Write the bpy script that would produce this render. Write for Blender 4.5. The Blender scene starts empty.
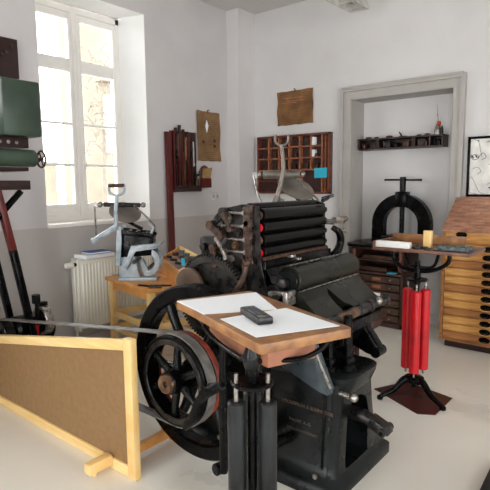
import bpy, bmesh, math, random
from mathutils import Vector, Matrix
random.seed(7)
PI = math.pi
SC = bpy.context.scene
COL = SC.collection

# ------------------------------------------------------------------ materials
def lin(c):
    return tuple((v/255/12.92) if v/255 <= .04045 else ((v/255+.055)/1.055)**2.4 for v in c)
def mat(name, c, rough=.5, metal=0.0, c2=None, scale=8.0, stretch=(1,1,1), lo=.35, hi=.65, coat=0.0, bump=0.0, rvar=0.0, detail=5, spec=.5):
    m = bpy.data.materials.new(name); m.use_nodes = True
    nt = m.node_tree; n = nt.nodes; l = nt.links
    b = n['Principled BSDF']
    b.inputs['Roughness'].default_value = rough
    b.inputs['Metallic'].default_value = metal
    b.inputs['Coat Weight'].default_value = coat
    b.inputs['Specular IOR Level'].default_value = spec
    if c2 is None: c2 = tuple(v*.86 for v in c)
    tc = n.new('ShaderNodeTexCoord'); mp = n.new('ShaderNodeMapping')
    mp.inputs['Scale'].default_value = stretch
    l.new(tc.outputs['Object'], mp.inputs['Vector'])
    ns = n.new('ShaderNodeTexNoise'); ns.inputs['Scale'].default_value = scale; ns.inputs['Detail'].default_value = detail
    l.new(mp.outputs['Vector'], ns.inputs['Vector'])
    r = n.new('ShaderNodeValToRGB')
    r.color_ramp.elements[0].position = lo; r.color_ramp.elements[0].color = (*lin(c2), 1)
    r.color_ramp.elements[1].position = hi; r.color_ramp.elements[1].color = (*lin(c), 1)
    l.new(ns.outputs['Fac'], r.inputs['Fac']); l.new(r.outputs['Color'], b.inputs['Base Color'])
    if bump:
        bp = n.new('ShaderNodeBump'); bp.inputs['Strength'].default_value = bump; bp.inputs['Distance'].default_value = .01
        l.new(ns.outputs['Fac'], bp.inputs['Height']); l.new(bp.outputs['Normal'], b.inputs['Normal'])
    if rvar:
        mr = n.new('ShaderNodeMapRange'); mr.inputs['To Min'].default_value = max(.03, rough-rvar); mr.inputs['To Max'].default_value = min(1, rough+rvar)
        mr.inputs['From Min'].default_value = .3; mr.inputs['From Max'].default_value = .7
        l.new(ns.outputs['Fac'], mr.inputs['Value']); l.new(mr.outputs['Result'], b.inputs['Roughness'])
    return m
def wood(name, c, c2, stretch=(1,1,1), rough=.45, scale=9, coat=0, lo=.3, hi=.7):
    return mat(name, c, rough, 0, c2, scale, stretch, lo, hi, coat=coat, bump=.08)

M = {}
def wall_mat(name, up, low, z):
    m = mat(name, up, .9, 0, tuple(v-5 for v in up), 3)
    nt = m.node_tree; n = nt.nodes; l = nt.links; b = n['Principled BSDF']
    ramp = b.inputs['Base Color'].links[0].from_node
    g = n.new('ShaderNodeNewGeometry'); s = n.new('ShaderNodeSeparateXYZ'); l.new(g.outputs['Position'], s.inputs[0])
    c = n.new('ShaderNodeMath'); c.operation = 'LESS_THAN'; c.inputs[1].default_value = z; l.new(s.outputs['Z'], c.inputs[0])
    x = n.new('ShaderNodeMix'); x.data_type = 'RGBA'; l.new(c.outputs[0], x.inputs['Factor'])
    l.new(ramp.outputs['Color'], x.inputs['A']); x.inputs['B'].default_value = (*lin(low), 1)
    l.new(x.outputs['Result'], b.inputs['Base Color'])
    return m
M['wall_window'] = wall_mat('wall paint with painted dado', (203,199,199), (182,176,172), 1.095)
M['wall'] = mat('wall paint white', (213,211,210), .9, 0, (208,206,205), 3)
M['ceiling'] = mat('ceiling paint', (205,203,200), .9, 0, (200,198,195), 3)
M['trim'] = mat('grey trim paint', (176,172,167), .6, 0, (168,164,158), 4)
M['floor'] = mat('painted concrete floor', (230,225,214), .30, 0, (225,220,209), 2.2, lo=.3, hi=.7, rvar=.04, detail=9)
M['white_gloss'] = mat('white window paint', (242,239,234), .4, 0, (238,234,228), 5)
M['reveal'] = mat('brightened reveal white', (238,238,236), .8, 0, (234,234,232), 4)
M['radiator'] = mat('radiator enamel', (238,236,224), .35, 0, (232,229,216), 4)
M['black_iron'] = mat('black oiled iron', (9,9,9), .27, .0, (4,4,5), 14, rvar=.08, bump=.02, spec=.14)
M['body_iron'] = mat('green black cast iron', (22,26,26), .28, .08, (9,11,11), 6, rvar=.10, bump=.02, spec=.24)
M['platen_iron'] = mat('olive black iron', (38,38,30), .26, .2, (22,22,17), 5, rvar=.08, bump=.01, spec=.24)
M['dark_steel'] = mat('dark steel', (66,63,61), .34, .7, (30,28,28), 20, rvar=.12, bump=.05)
M['blue_steel'] = mat('blue grey machine paint', (66,75,79), .36, .2, (42,49,53), 12, rvar=.1)
M['steel'] = mat('worn bright steel', (178,172,165), .3, .85, (120,114,108), 24, rvar=.1)
M['rust'] = mat('rusty brown iron', (92,62,46), .5, .35, (42,28,23), 30, bump=.1)
M['brass'] = mat('old brass', (134,104,80), .32, .8, (76,54,40), 25)
M['frame_brown'] = mat('oily brown iron', (88,66,53), .4, .45, (38,29,25), 45, bump=.08)
M['gear_iron'] = mat('oily gear iron', (64,61,58), .3, .5, (34,32,31), 14, rvar=.1)
M['dark_brass'] = mat('dull painted lettering', (104,84,70), .5, .2, (70,58,50), 30)
M['red_paint'] = mat('worn red paint', (150,58,34), .5, .0, (92,36,26), 18)
M['roller_black'] = mat('black ink roller rubber', (8,7,7), .24, 0, (5,5,5), 10, rvar=.03, spec=.16)
M['roller_worn'] = mat('black worn roller coating', (40,43,44), .38, 0, (7,8,9), 14, (1,1,.35), bump=.06, spec=.28)
M['roller_red'] = mat('red roller rubber', (206,16,28), .35, 0, (170,10,22), 6)
M['leather'] = mat('grey belt leather', (124,119,114), .45, 0, (88,84,80), 18)
M['pine'] = wood('yellow pine', (240,208,146), (222,178,106), (1,1,1), .45, 5)
M['pine_x'] = wood('yellow pine along', (242,212,152), (224,184,114), (.6,8,8), .45, 4)
M['hardboard'] = mat('brown hardboard', (140,108,70), .5, 0, (130,99,63), 28, (1,1,1))
M['beech'] = wood('orange beech', (222,160,88), (196,126,58), (1,1,1), .4, 6)
M['board_wood'] = wood('used drawing board wood', (164,116,68), (112,72,42), (3,3,3), .45, 6)
M['tray_wood'] = wood('worn tray wood', (128,88,70), (92,60,48), (3,3,3), .45, 8)
M['board_edge'] = wood('brown apron wood', (150,98,72), (116,70,52), (2,2,2), .45, 8)
M['oak'] = wood('golden oak', (214,160,90), (158,104,50), (1.2,2,9), .4, 5)
M['oak_dark'] = wood('aged oak', (176,118,66), (122,76,42), (1.2,2,9), .4, 5)
M['red_wood'] = wood('dark red stained wood', (120,62,42), (74,36,26), (2,2,2), .45, 10)
M['case_back'] = wood('dark case wood', (74,36,28), (34,18,16), (2,2,2), .6, 10)
M['case_edge'] = wood('case divider wood', (172,112,78), (128,72,48), (2,2,2), .5, 12)
M['mahogany'] = wood('mahogany red', (100,24,20), (64,16,14), (4,4,.7), .4, 6)
M['rack_wood'] = wood('blackened rack wood', (74,44,32), (34,22,18), (2,2,6), .45, 7)
M['rack_drawer'] = wood('worn rack drawer', (88,58,42), (30,19,16), (1.5,2,7), .4, 8)
M['dark_wood'] = wood('dark brown wood', (52,26,22), (30,15,14), (2,2,2), .4, 8)
M['paper'] = mat('white paper', (240,243,246), .8, 0, (234,238,242), 2)
M['white_card'] = mat('white card', (240,238,234), .6, 0, (232,230,226), 3)
M['green'] = mat('machine green', (56,72,58), .42, .0, (44,58,47), 6, rvar=.08)
M['grey_blue'] = mat('pale blue grey enamel', (192,202,208), .30, .0, (150,162,170), 12, rvar=.08)
M['warm_grey'] = mat('worn grey metal', (134,127,117), .4, .45, (98,91,84), 14, rvar=.1)
M['ink_disc'] = mat('ink disc metal', (134,126,117), .38, .5, (110,102,95), 6)
M['cyan'] = mat('cyan paper', (52,188,214), .6, 0, (44,176,204), 3)
M['blue'] = mat('blue book cover', (38,84,158), .45, 0, (28,66,136), 5)
M['black_plastic'] = mat('black plastic', (26,27,29), .4, 0, (20,20,22), 10)
M['key_grey'] = mat('grey rubber keys', (86,88,92), .5)
M['orange'] = mat('orange plastic', (226,74,36), .4)
M['lead'] = mat('grey type metal', (112,124,122), .5, .4, (62,72,72), 60, bump=.2)
M['ink_line'] = mat('ink drawing', (70,66,64), .8)
M['mat_white'] = mat('drawing paper', (238,236,230), .7)
M['stain_board'] = mat('stained drip board', (84,30,24), .35, 0, (36,18,16), 7, rvar=.12)
M['lamp_white'] = mat('lamp enamel', (206,204,198), .4, .1)
M['facade'] = mat('darkened limestone', (104,96,82), .9, 0, (90,83,70), 1.2)  # stone colour darkened in place of shade, so the sky does not bleach it
M['bark'] = mat('dark bark', (96,88,78), .9)
M['outside_ground'] = mat('outdoor paving', (170,164,152), .9)
M['socket'] = mat('socket plastic', (226,224,222), .4)
def glass():
    m = bpy.data.materials.new('window glass'); m.use_nodes = True; nt = m.node_tree; n = nt.nodes; l = nt.links
    n.remove(n['Principled BSDF'])
    t = n.new('ShaderNodeBsdfTransparent'); g = n.new('ShaderNodeBsdfGlossy'); g.inputs['Roughness'].default_value = .02
    x = n.new('ShaderNodeMixShader'); f = n.new('ShaderNodeFresnel'); f.inputs['IOR'].default_value = 1.3
    l.new(f.outputs[0], x.inputs[0]); l.new(t.outputs[0], x.inputs[1]); l.new(g.outputs[0], x.inputs[2])
    l.new(x.outputs[0], n['Material Output'].inputs['Surface'])
    return m
M['glass'] = glass()
def poster_mat(name, c, c2, line, rows, axis_v=2):
    # aged sheet with faded rows of print broken up by noise
    m = mat(name, c, .7, 0, c2, 7, (1,1,1), .3, .7)
    nt = m.node_tree; n = nt.nodes; l = nt.links; b = n['Principled BSDF']
    ramp = b.inputs['Base Color'].links[0].from_node
    tc = n.new('ShaderNodeTexCoord')
    w = n.new('ShaderNodeTexWave'); w.bands_direction = 'Z'; w.inputs['Scale'].default_value = rows
    w.inputs['Distortion'].default_value = 0.6; w.inputs['Detail'].default_value = 1
    l.new(tc.outputs['Object'], w.inputs['Vector'])
    ns = n.new('ShaderNodeTexNoise'); ns.inputs['Scale'].default_value = 60; l.new(tc.outputs['Object'], ns.inputs['Vector'])
    a = n.new('ShaderNodeMath'); a.operation = 'MULTIPLY'; l.new(w.outputs['Fac'], a.inputs[0]); l.new(ns.outputs['Fac'], a.inputs[1])
    s = n.new('ShaderNodeMapRange'); s.inputs['From Min'].default_value = .35; s.inputs['From Max'].default_value = .5; s.inputs['To Max'].default_value = .55
    l.new(a.outputs[0], s.inputs['Value'])
    x = n.new('ShaderNodeMix'); x.data_type = 'RGBA'; l.new(s.outputs['Result'], x.inputs['Factor'])
    l.new(ramp.outputs['Color'], x.inputs['A']); x.inputs['B'].default_value = (*lin(line), 1)
    l.new(x.outputs['Result'], b.inputs['Base Color'])
    return m
M['poster_a'] = poster_mat('old brown broadside', (142,110,72), (112,82,50), (70,48,30), 14)
M['poster_b'] = poster_mat('brown aged certificate', (146,104,58), (96,62,32), (62,38,20), 16)
def lid_mat():
    m = wood('patched lid wood', (206,150,120), (150,104,82), (2,6,6), .35, 6)
    nt = m.node_tree; n = nt.nodes; l = nt.links; b = n['Principled BSDF']
    ramp = b.inputs['Base Color'].links[0].from_node
    tc = n.new('ShaderNodeTexCoord'); br = n.new('ShaderNodeTexBrick')
    mp = n.new('ShaderNodeMapping'); mp.inputs['Rotation'].default_value = (0,0,0); l.new(tc.outputs['Object'], mp.inputs['Vector'])
    l.new(mp.outputs['Vector'], br.inputs['Vector']); br.inputs['Scale'].default_value = 4.0
    br.inputs['Color1'].default_value = (1,1,1,1); br.inputs['Color2'].default_value = (.72,.70,.70,1); br.inputs['Mortar'].default_value = (.6,.58,.58,1)
    br.inputs['Mortar Size'].default_value = .012
    x = n.new('ShaderNodeMix'); x.data_type = 'RGBA'; x.blend_type = 'MULTIPLY'; x.inputs['Factor'].default_value = .8
    l.new(ramp.outputs['Color'], x.inputs['A']); l.new(br.outputs['Color'], x.inputs['B']); l.new(x.outputs['Result'], b.inputs['Base Color'])
    return m
M['lid'] = lid_mat()

# ------------------------------------------------------------------ mesh builder
def frame_of(d):
    d = Vector(d).normalized()
    a = Vector((0,0,1)) if abs(d.z) < .9 else Vector((1,0,0))
    u = d.cross(a).normalized(); v = d.cross(u).normalized()
    return u, v, d
class MB:
    def __init__(s): s.bm = bmesh.new()
    def add(s, vs, fs):
        b = [s.bm.verts.new(v) for v in vs]
        for f in fs:
            try: s.bm.faces.new([b[i] for i in f])
            except ValueError: pass
        return s
    def merge(s, bm, mtx=None):
        if mtx is not None: bm.transform(mtx)
        bm.verts.index_update()
        s.add([v.co.copy() for v in bm.verts], [[v.index for v in f.verts] for f in bm.faces]); bm.free(); return s
    def box(s, x0, x1, y0, y1, z0, z1, bev=0.0, mtx=None):
        bm = bmesh.new(); bmesh.ops.create_cube(bm, size=1)
        for v in bm.verts: v.co = Vector(((x0+x1)/2+v.co.x*(x1-x0), (y0+y1)/2+v.co.y*(y1-y0), (z0+z1)/2+v.co.z*(z1-z0)))
        if bev: bmesh.ops.bevel(bm, geom=bm.edges[:], offset=bev, segments=2, profile=.5, affect='EDGES')
        return s.merge(bm, mtx)
    def bar(s, p0, p1, w, h, up=(0,0,1), bev=0.0):
        p0 = Vector(p0); p1 = Vector(p1); d = (p1-p0); L = d.length; d.normalize()
        r = d.cross(Vector(up)).normalized(); u = r.cross(d)
        m = Matrix((( d.x, r.x, u.x, p0.x), (d.y, r.y, u.y, p0.y), (d.z, r.z, u.z, p0.z), (0,0,0,1)))
        return s.box(0, L, -w/2, w/2, -h/2, h/2, bev, m)
    def cyl(s, p0, p1, r0, r1=None, n=24, bev=0.0):
        r1 = r0 if r1 is None else r1
        p0 = Vector(p0); p1 = Vector(p1); L = (p1-p0).length
        prof = [(0,0),(r0,0),(r1,L),(0,L)]
        if bev: prof = [(0,0),(r0-bev,0),(r0,bev),(r1,L-bev),(r1-bev,L),(0,L)]
        return s.lathe(prof, p0, p1-p0, n)
    def lathe(s, prof, org, axis, n=28, closed=False):
        u, v, d = frame_of(axis); org = Vector(org)
        vs = []; idx = []
        for (r, h) in prof:
            if r < 1e-6: idx.append([len(vs)]*n); vs.append(org+d*h)
            else:
                idx.append(list(range(len(vs), len(vs)+n)))
                for k in range(n):
                    a = 2*PI*k/n; vs.append(org+d*h+(u*math.cos(a)+v*math.sin(a))*r)
        fs = []
        m = len(prof)
        for i in range(m if closed else m-1):
            A = idx[i]; B = idx[(i+1) % m]
            for k in range(n):
                q = [A[k], A[(k+1) % n], B[(k+1) % n], B[k]]
                q2 = []
                for t in q:
                    if t not in q2: q2.append(t)
                if len(q2) >= 3: fs.append(q2)
        return s.add(vs, fs)
    def ring(s, org, axis, r0, r1, h0, h1, n=48, bev=.004):
        b = bev
        return s.lathe([(r0,h0+b),(r0+b,h0),(r1-b,h0),(r1,h0+b),(r1,h1-b),(r1-b,h1),(r0+b,h1),(r0,h1-b)], org, axis, n, True)
    def tube(s, pts, r, n=10, smooth=6):
        pts = [Vector(p) for p in pts]
        rs = r if isinstance(r, (list, tuple)) else [r]*len(pts)
        if smooth and len(pts) > 2:                       # Catmull-Rom through the points
            q = []; qr = []
            for i in range(len(pts)-1):
                a = pts[max(i-1,0)]; b = pts[i]; c = pts[i+1]; d = pts[min(i+2,len(pts)-1)]
                for k in range(smooth):
                    t = k/smooth
                    q.append(.5*((2*b)+(c-a)*t+(2*a-5*b+4*c-d)*t*t+(3*b-a-3*c+d)*t**3)); qr.append(rs[i]*(1-t)+rs[i+1]*t)
            q.append(pts[-1]); qr.append(rs[-1]); pts, rs = q, qr
        vs = []; fs = []; pu = None
        for i, p in enumerate(pts):
            d = (pts[min(i+1,len(pts)-1)]-pts[max(i-1,0)]).normalized()
            if pu is None: u, v, _ = frame_of(d)
            else:
                u = (pu-d*pu.dot(d)).normalized(); v = d.cross(u)
            pu = u
            for k in range(n):
                a = 2*PI*k/n; vs.append(p+(u*math.cos(a)+v*math.sin(a))*rs[i])
        for i in range(len(pts)-1):
            for k in range(n): fs.append([i*n+k, i*n+(k+1)%n, (i+1)*n+(k+1)%n, (i+1)*n+k])
        fs.append(list(range(n))[::-1]); fs.append([(len(pts)-1)*n+k for k in range(n)])
        return s.add(vs, fs)
    def prism(s, poly, f0, f1, bev=0.0):
        """poly: 2-D points; f0, f1 map a 2-D point to the two end faces"""
        n = len(poly); bm = bmesh.new()
        a = [bm.verts.new(f0(*p)) for p in poly]; b = [bm.verts.new(f1(*p)) for p in poly]
        bm.faces.new(a); bm.faces.new(b[::-1])
        for i in range(n): bm.faces.new([a[(i+1)%n], a[i], b[i], b[(i+1)%n]])
        if bev: bmesh.ops.bevel(bm, geom=bm.edges[:], offset=bev, segments=2, profile=.5, affect='EDGES')
        return s.merge(bm)
    def xz(s, poly, y0, y1, bev=0.0): return s.prism(poly, lambda x, z: (x, y0, z), lambda x, z: (x, y1, z), bev)
    def yz(s, poly, x0, x1, bev=0.0): return s.prism(poly, lambda y, z: (x0, y, z), lambda y, z: (x1, y, z), bev)
    def xy(s, poly, z0, z1, bev=0.0): return s.prism(poly, lambda x, y: (x, y, z0), lambda x, y: (x, y, z1), bev)
    def ball(s, c, r, n=16, sc=(1,1,1)):
        bm = bmesh.new(); bmesh.ops.create_uvsphere(bm, u_segments=n, v_segments=n//2, radius=r)
        for v in bm.verts: v.co = Vector((v.co.x*sc[0]+c[0], v.co.y*sc[1]+c[1], v.co.z*sc[2]+c[2]))
        return s.merge(bm)
    def loft(s, secs, n=6):
        """secs: (z,x0,x1,y0,y1,r) rounded rectangles joined upwards"""
        rings = []
        for (z,x0,x1,y0,y1,r) in secs:
            ring = []
            for (cx, cy, a0) in ((x1-r,y1-r,0),(x0+r,y1-r,PI/2),(x0+r,y0+r,PI),(x1-r,y0+r,1.5*PI)):
                for k in range(n):
                    a = a0+PI/2*k/(n-1); ring.append((cx+r*math.cos(a), cy+r*math.sin(a), z))
            rings.append(ring)
        m = len(rings[0]); vs = [p for r in rings for p in r]; fs = []
        for i in range(len(rings)-1):
            for k in range(m): fs.append([i*m+k, i*m+(k+1)%m, (i+1)*m+(k+1)%m, (i+1)*m+k])
        fs.append(list(range(m))[::-1]); fs.append([(len(rings)-1)*m+k for k in range(m)])
        return s.add(vs, fs)
    def build(s, name, m, parent=None, ang=38):
        bm = s.bm
        bmesh.ops.recalc_face_normals(bm, faces=bm.faces[:])
        lo = [min(v.co[i] for v in bm.verts) for i in range(3)]; hi = [max(v.co[i] for v in bm.verts) for i in range(3)]
        org = Vector(((lo[0]+hi[0])/2, (lo[1]+hi[1])/2, lo[2]))
        bmesh.ops.translate(bm, verts=bm.verts[:], vec=-org)
        me = bpy.data.meshes.new(name); bm.to_mesh(me); bm.free()
        me.materials.append(M[m] if isinstance(m, str) else m)
        for p in me.polygons: p.use_smooth = True
        me.set_sharp_from_angle(angle=math.radians(ang))
        o = bpy.data.objects.new(name, me); COL.objects.link(o); o.location = org
        if parent is not None: put(o, parent)
        return o
def world_loc(o):
    v = Vector(o.location)
    return v if o.parent is None else world_loc(o.parent)+v
def put(o, parent):
    o.location = Vector(o.location)-world_loc(parent); o.parent = parent
def tag(o, label, cat, group=None):
    o['label'] = label; o['category'] = cat
    if group: o['group'] = group
    return o
def thing(name, label, cat, loc, group=None):
    o = bpy.data.objects.new(name, None); COL.objects.link(o); o.location = loc; o.empty_display_size = .05
    return tag(o, label, cat, group)
def struct(o):
    o['kind'] = 'structure'; return o
def dup(root, off, label=None):
    r = root.copy(); COL.objects.link(r); r.location = Vector(root.location)+Vector(off)
    if label: r['label'] = label
    def rec(a, b):
        for ch in list(a.children):
            if ch.name.startswith(('__',)): continue
            c = ch.copy(); COL.objects.link(c); c.parent = b; rec(ch, c)
    rec(root, r)
    return r
def boolean_cut(o, cutter):
    md = o.modifiers.new('cut', 'BOOLEAN'); md.operation = 'DIFFERENCE'; md.object = cutter; md.solver = 'EXACT'
    bpy.context.view_layer.update()
    dg = bpy.context.evaluated_depsgraph_get()
    me = bpy.data.meshes.new_from_object(o.evaluated_get(dg))
    o.modifiers.clear(); o.data = me; bpy.data.objects.remove(cutter)
    me.set_sharp_from_angle(angle=math.radians(38))
def text_mesh(name, body, size, mtx, m, parent, depth=.002):
    cu = bpy.data.curves.new(name, 'FONT'); cu.body = body; cu.size = size; cu.extrude = depth; cu.align_x = 'LEFT'
    o = bpy.data.objects.new(name+'_tmp', cu); COL.objects.link(o); bpy.context.view_layer.update()
    me = bpy.data.meshes.new_from_object(o.evaluated_get(bpy.context.evaluated_depsgraph_get())); bpy.data.objects.remove(o)
    me.transform(mtx); me.materials.clear(); me.materials.append(M[m])
    b = MB(); b.bm.from_mesh(me); return b.build(name, m, parent)

# ------------------------------------------------------------------ camera
cam = bpy.data.cameras.new('camera'); co = bpy.data.objects.new('camera', cam); COL.objects.link(co)
yaw, pitch, roll = math.radians(140.7766-180), math.radians(6.9615), math.radians(-.5001)
fwd = Vector((math.sin(yaw)*math.cos(pitch), math.cos(yaw)*math.cos(pitch), -math.sin(pitch)))
rt = Vector((math.cos(yaw), -math.sin(yaw), 0)); up = rt.cross(fwd)
R = math.cos(roll)*rt+math.sin(roll)*up; U = -math.sin(roll)*rt+math.cos(roll)*up
co.matrix_world = Matrix(((R.x,U.x,-fwd.x,0),(R.y,U.y,-fwd.y,0),(R.z,U.z,-fwd.z,1.45),(0,0,0,1)))
cam.sensor_width = 36; cam.lens = 36*505.27/490; cam.clip_start = .02
SC.camera = co

# ------------------------------------------------------------------ room shell
XW, YB, XR, YF, ZC = -3.968, 4.865, 3.2, -2.6, 3.40
struct(MB().box(XW-.4, XR+.3, YF-.3, YB+.6, -.12, 0).build('floor', 'floor'))
struct(MB().box(XW-.4, XR+.3, YF-.3, YB+.6, ZC, ZC+.12).build('ceiling', 'ceiling'))
XO = XW-.38
wins = [(-1.9,-.8),(.2,1.3),(2.235,3.35)]; WZ0, WZ1 = 1.085, 3.075
w = MB(); y = YF
for (a, b) in wins:
    w.box(XO, XW, y, a, 0, ZC); w.box(XO, XW, a, b, 0, WZ0); w.box(XO, XW, a, b, WZ1, ZC); y = b
w.box(XO, XW, y, YB+.3, 0, ZC)
w.xy([(XO,3.35),(XW,3.35),(-4.25,3.262),(XO,3.262)], WZ0, WZ1)
struct(w.build('wall_left', 'wall_window'))
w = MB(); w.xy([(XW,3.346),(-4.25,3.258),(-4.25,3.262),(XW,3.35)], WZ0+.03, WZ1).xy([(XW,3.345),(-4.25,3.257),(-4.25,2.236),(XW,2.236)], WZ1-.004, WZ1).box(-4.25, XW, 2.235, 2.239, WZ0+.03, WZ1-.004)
struct(w.build('trim_3', 'reveal'))          # window reveal lining, whitened in colour to stand for sky light on it
NX0, NX1, NZ, NYB = -2.53, -1.50, 2.30, 5.14
w = MB(); w.box(XW, NX0, YB, YB+.3, 0, ZC).box(NX1, XR, YB, YB+.3, 0, ZC).box(NX0, NX1, YB, YB+.3, NZ, ZC)
w.box(NX0-.05, NX1+.05, NYB, NYB+.1, 0, NZ+.05)
struct(w.build('wall_back', 'wall'))
w = MB(); w.box(XR, XR+.2, YF, YB, 0, .15).box(XR, XR+.2, YF, YB, 2.45, ZC)
for (a, b) in ((YF,-1.6),(-.2,1.0),(2.4,YB)): w.box(XR, XR+.2, a, b, .15, 2.45)
struct(w.build('wall_right', 'wall'))
w = MB(); w.box(XW, XR, YF-.2, YF, 0, .15).box(XW, XR, YF-.2, YF, 2.45, ZC)
for (a, b) in ((XW,-2.6),(-1.2,.6),(2.0,XR)): w.box(a, b, YF-.2, YF, .15, 2.45)
struct(w.build('wall_front', 'wall'))
struct(MB().box(XW, -3.794, 4.56, YB, 0, ZC).build('trim_1', 'wall'))       # the boxed pipe in the corner
t = MB()
for (o, i, d) in ((-2.637,-2.60,.055),(-2.60,-2.532,.028)):
    t.box(o, i, YB-d, YB, 0, 2.41-(abs(o)-2.60 < .001)*0-( .037 if o == -2.60 else 0))
for (o, i, d) in ((-1.432,-1.395,.055),(-1.50,-1.432,.028)):
    t.box(o, i, YB-d, YB, 0, 2.373 if o == -1.50 else 2.41)
t.box(-2.60, -1.432, YB-.055, YB, 2.373, 2.41).box(-2.532, -1.50, YB-.028, YB, NZ, 2.373)
t.box(-2.615, -1.415, YB-.07, YB, 2.400, 2.418)
t.box(NX0-.005, NX0+.008, YB-.02, NYB, 0, NZ).box(NX1-.008, NX1+.005, YB-.02, NYB, 0, NZ).box(NX0, NX1, YB-.02, NYB, NZ-.008, NZ+.005)
struct(t.build('trim_2', 'trim'))
struct(MB().box(NX0+.01, NX1-.01, NYB-.02, NYB, 0, .10).box(XW, -2.64, YB-.02, YB, 0, .10).box(-1.39, XR, YB-.02, YB, 0, .10).build('baseboard_back', 'wall'))
struct(MB().box(XW, XW+.018, YF, 4.56, 0, .09).build('baseboard_left', 'wall_window'))

# ------------------------------------------------------------------ windows
def window(name, y0, y1, z0, z1, x, panes_z, sign=1):
    """casement window in a plane X = x; sash glass between panes_z"""
    fr = MB(); th = .07; ym = (y0+y1)/2
    fr.box(x-th, x, y0, y0+.04, z0, z1, .004).box(x-th, x, y1-.045, y1, z0, z1, .004).box(x-th, x, y0, y1, z1-.055, z1, .004).box(x-th, x, y0, y1, z0, z0+.05, .004)
    fr.box(x-th, x+.012, ym-.022, ym+.022, z0, z1, .006)
    ws = struct(fr.build(name, 'white_gloss'))
    for (a, b) in ((y0+.042, ym-.024), (ym+.024, y1-.047)):
        sa = MB(); xs0, xs1 = x-.05, x+.004
        st = .038
        sa.box(xs0, xs1, a, a+st, z0+.05, z1-.06, .004).box(xs0, xs1, b-st, b, z0+.05, z1-.06, .004)
        zz = sorted(panes_z)
        edges = [z0+.05]+[v for p in zz for v in p]+[z1-.06]
        for k in range(0, len(edges), 2): sa.box(xs0+(.01 if edges[k+1]-edges[k] < .03 else 0), xs1-(.008 if edges[k+1]-edges[k] < .03 else 0), a+st, b-st, edges[k], edges[k+1], .003)
        so = sa.build('window_sash', 'white_gloss', ws)
        MB().box(x-.030, x-.026, a+.02, b-.02, z0+.08, z1-.08).build('window_pane', 'glass', so)
    return ws
pz = [(1.272,1.622),(1.644,2.000),(2.020,2.480),(2.590,2.940)]
w1 = window('window_1', 2.25, 3.262, 1.15, 3.055, -4.25, pz)
MB().box(-4.32, XW+.012, 2.237, 3.30, 1.086, 1.118, .004).xy([(-4.25,3.25),(XW,3.25),(XW,3.345),(-4.25,3.255)], 1.087, 1.116).box(-4.32,-4.24,2.25,3.26,1.11,1.16).build('window_sill', 'white_gloss', w1)
MB().box(-4.25+.012, -4.25+.03, 2.775, 2.797, 1.62, 1.70, .004).tube([(-4.22,2.786,1.66),(-4.2,2.786,1.66),(-4.19,2.786,1.60)], .007, smooth=3).build('window_handle', 'white_gloss', w1)
window('window_2', .215, 1.285, 1.15, 3.055, -4.25, pz)
window('window_3', -1.885, -.815, 1.15, 3.055, -4.25, pz)
def fill_window(name, horiz, a, b, at):  # unseen windows, cut almost to the floor to throw fill light lower
    m = MB(); g = MB()
    for k in range(3):
        p = a+(b-a-.06)*k/2
        (m.box(at, at+.06, p, p+.06, .15, 2.45) if not horiz else m.box(p, p+.06, at, at+.06, .15, 2.45))
    for z in (.15, 1.2, 2.39):
        (m.box(at, at+.06, a, b, z, z+.06) if not horiz else m.box(a, b, at, at+.06, z, z+.06))
    (g.box(at+.03, at+.034, a, b, .15, 2.45) if not horiz else g.box(a, b, at+.03, at+.034, .15, 2.45))
    o = struct(m.build(name, 'white_gloss')); g.build('window_pane', 'glass', o)
fill_window('fill_window_6', False, -1.6, -.2, XR+.1); fill_window('fill_window_7', False, 1.0, 2.4, XR+.1)  # right-wall pair added as fill light for the window side
fill_window('window_4', True, -2.6, -1.2, YF-.1); fill_window('window_5', True, .6, 2.0, YF-.1)

# ------------------------------------------------------------------ radiator, booklets, socket
t = thing('radiator', 'cream white ribbed panel radiator under the window', 'radiator', (-3.88,2.82,.17))
b = MB(); b.box(-3.845, -3.828, 2.43, 3.24, .19, .80, .004)
for k in range(24): b.box(-3.831, -3.820, 2.455+k*.0325, 2.455+k*.0325+.017, .225, .765, .004)
b.build('front_panel', 'radiator', t)
MB().box(-3.935, -3.918, 2.43, 3.24, .19, .80, .004).build('back_panel', 'radiator', t)
MB().box(-3.936, -3.826, 2.415, 2.432, .17, .815, .004).build('side_cover', 'radiator', t)
b = MB().box(-3.936, -3.826, 2.415, 3.25, .802, .815, .003)
b.build('top_grille', 'radiator', t)
v = MB().cyl((-3.86,2.415,.765),(-3.86,2.385,.765),.016).build('valve_collar', 'dark_steel', t)
MB().cyl((-3.86,2.387,.765),(-3.86,2.315,.765),.027,.024,18,.005).build('thermostat_knob', 'radiator', t)
MB().box(-3.966, -3.93, 2.6, 2.64, .16, .6).box(-3.966,-3.93,3.05,3.09,.16,.6).build('wall_bracket', 'radiator', t)
MB().tube([(-3.86,2.40,.75),(-3.86,2.40,.1),(-3.86,2.40,.0)], .010, smooth=3).build('supply_pipe', 'radiator', t)
def book(name, x, y, z, sx, sy, h, rz, mt, label, cat, grp=None):
    mtx = Matrix.Translation((x,y,z)) @ Matrix.Rotation(rz, 4, 'Z')
    t = thing(name, label, cat, (x,y,z), grp)
    MB().box(-sx/2+.004, sx/2-.004, -sy/2+.004, sy/2-.004, .002, h-.002, 0, mtx).build('page_block', 'paper', t)
    MB().box(-sx/2, sx/2, -sy/2, sy/2, h-.0025, h, 0, mtx).box(-sx/2, sx/2, -sy/2, sy/2, 0, .0025, 0, mtx).box(-sx/2, -sx/2+.003, -sy/2, sy/2, 0, h, 0, mtx).build('cover', mt, t)
book('booklet', -3.845, 2.60, .8155, .18, .30, .030, .02, 'white_card', 'thick white booklet lying on the radiator under the blue one', 'booklet')
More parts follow.
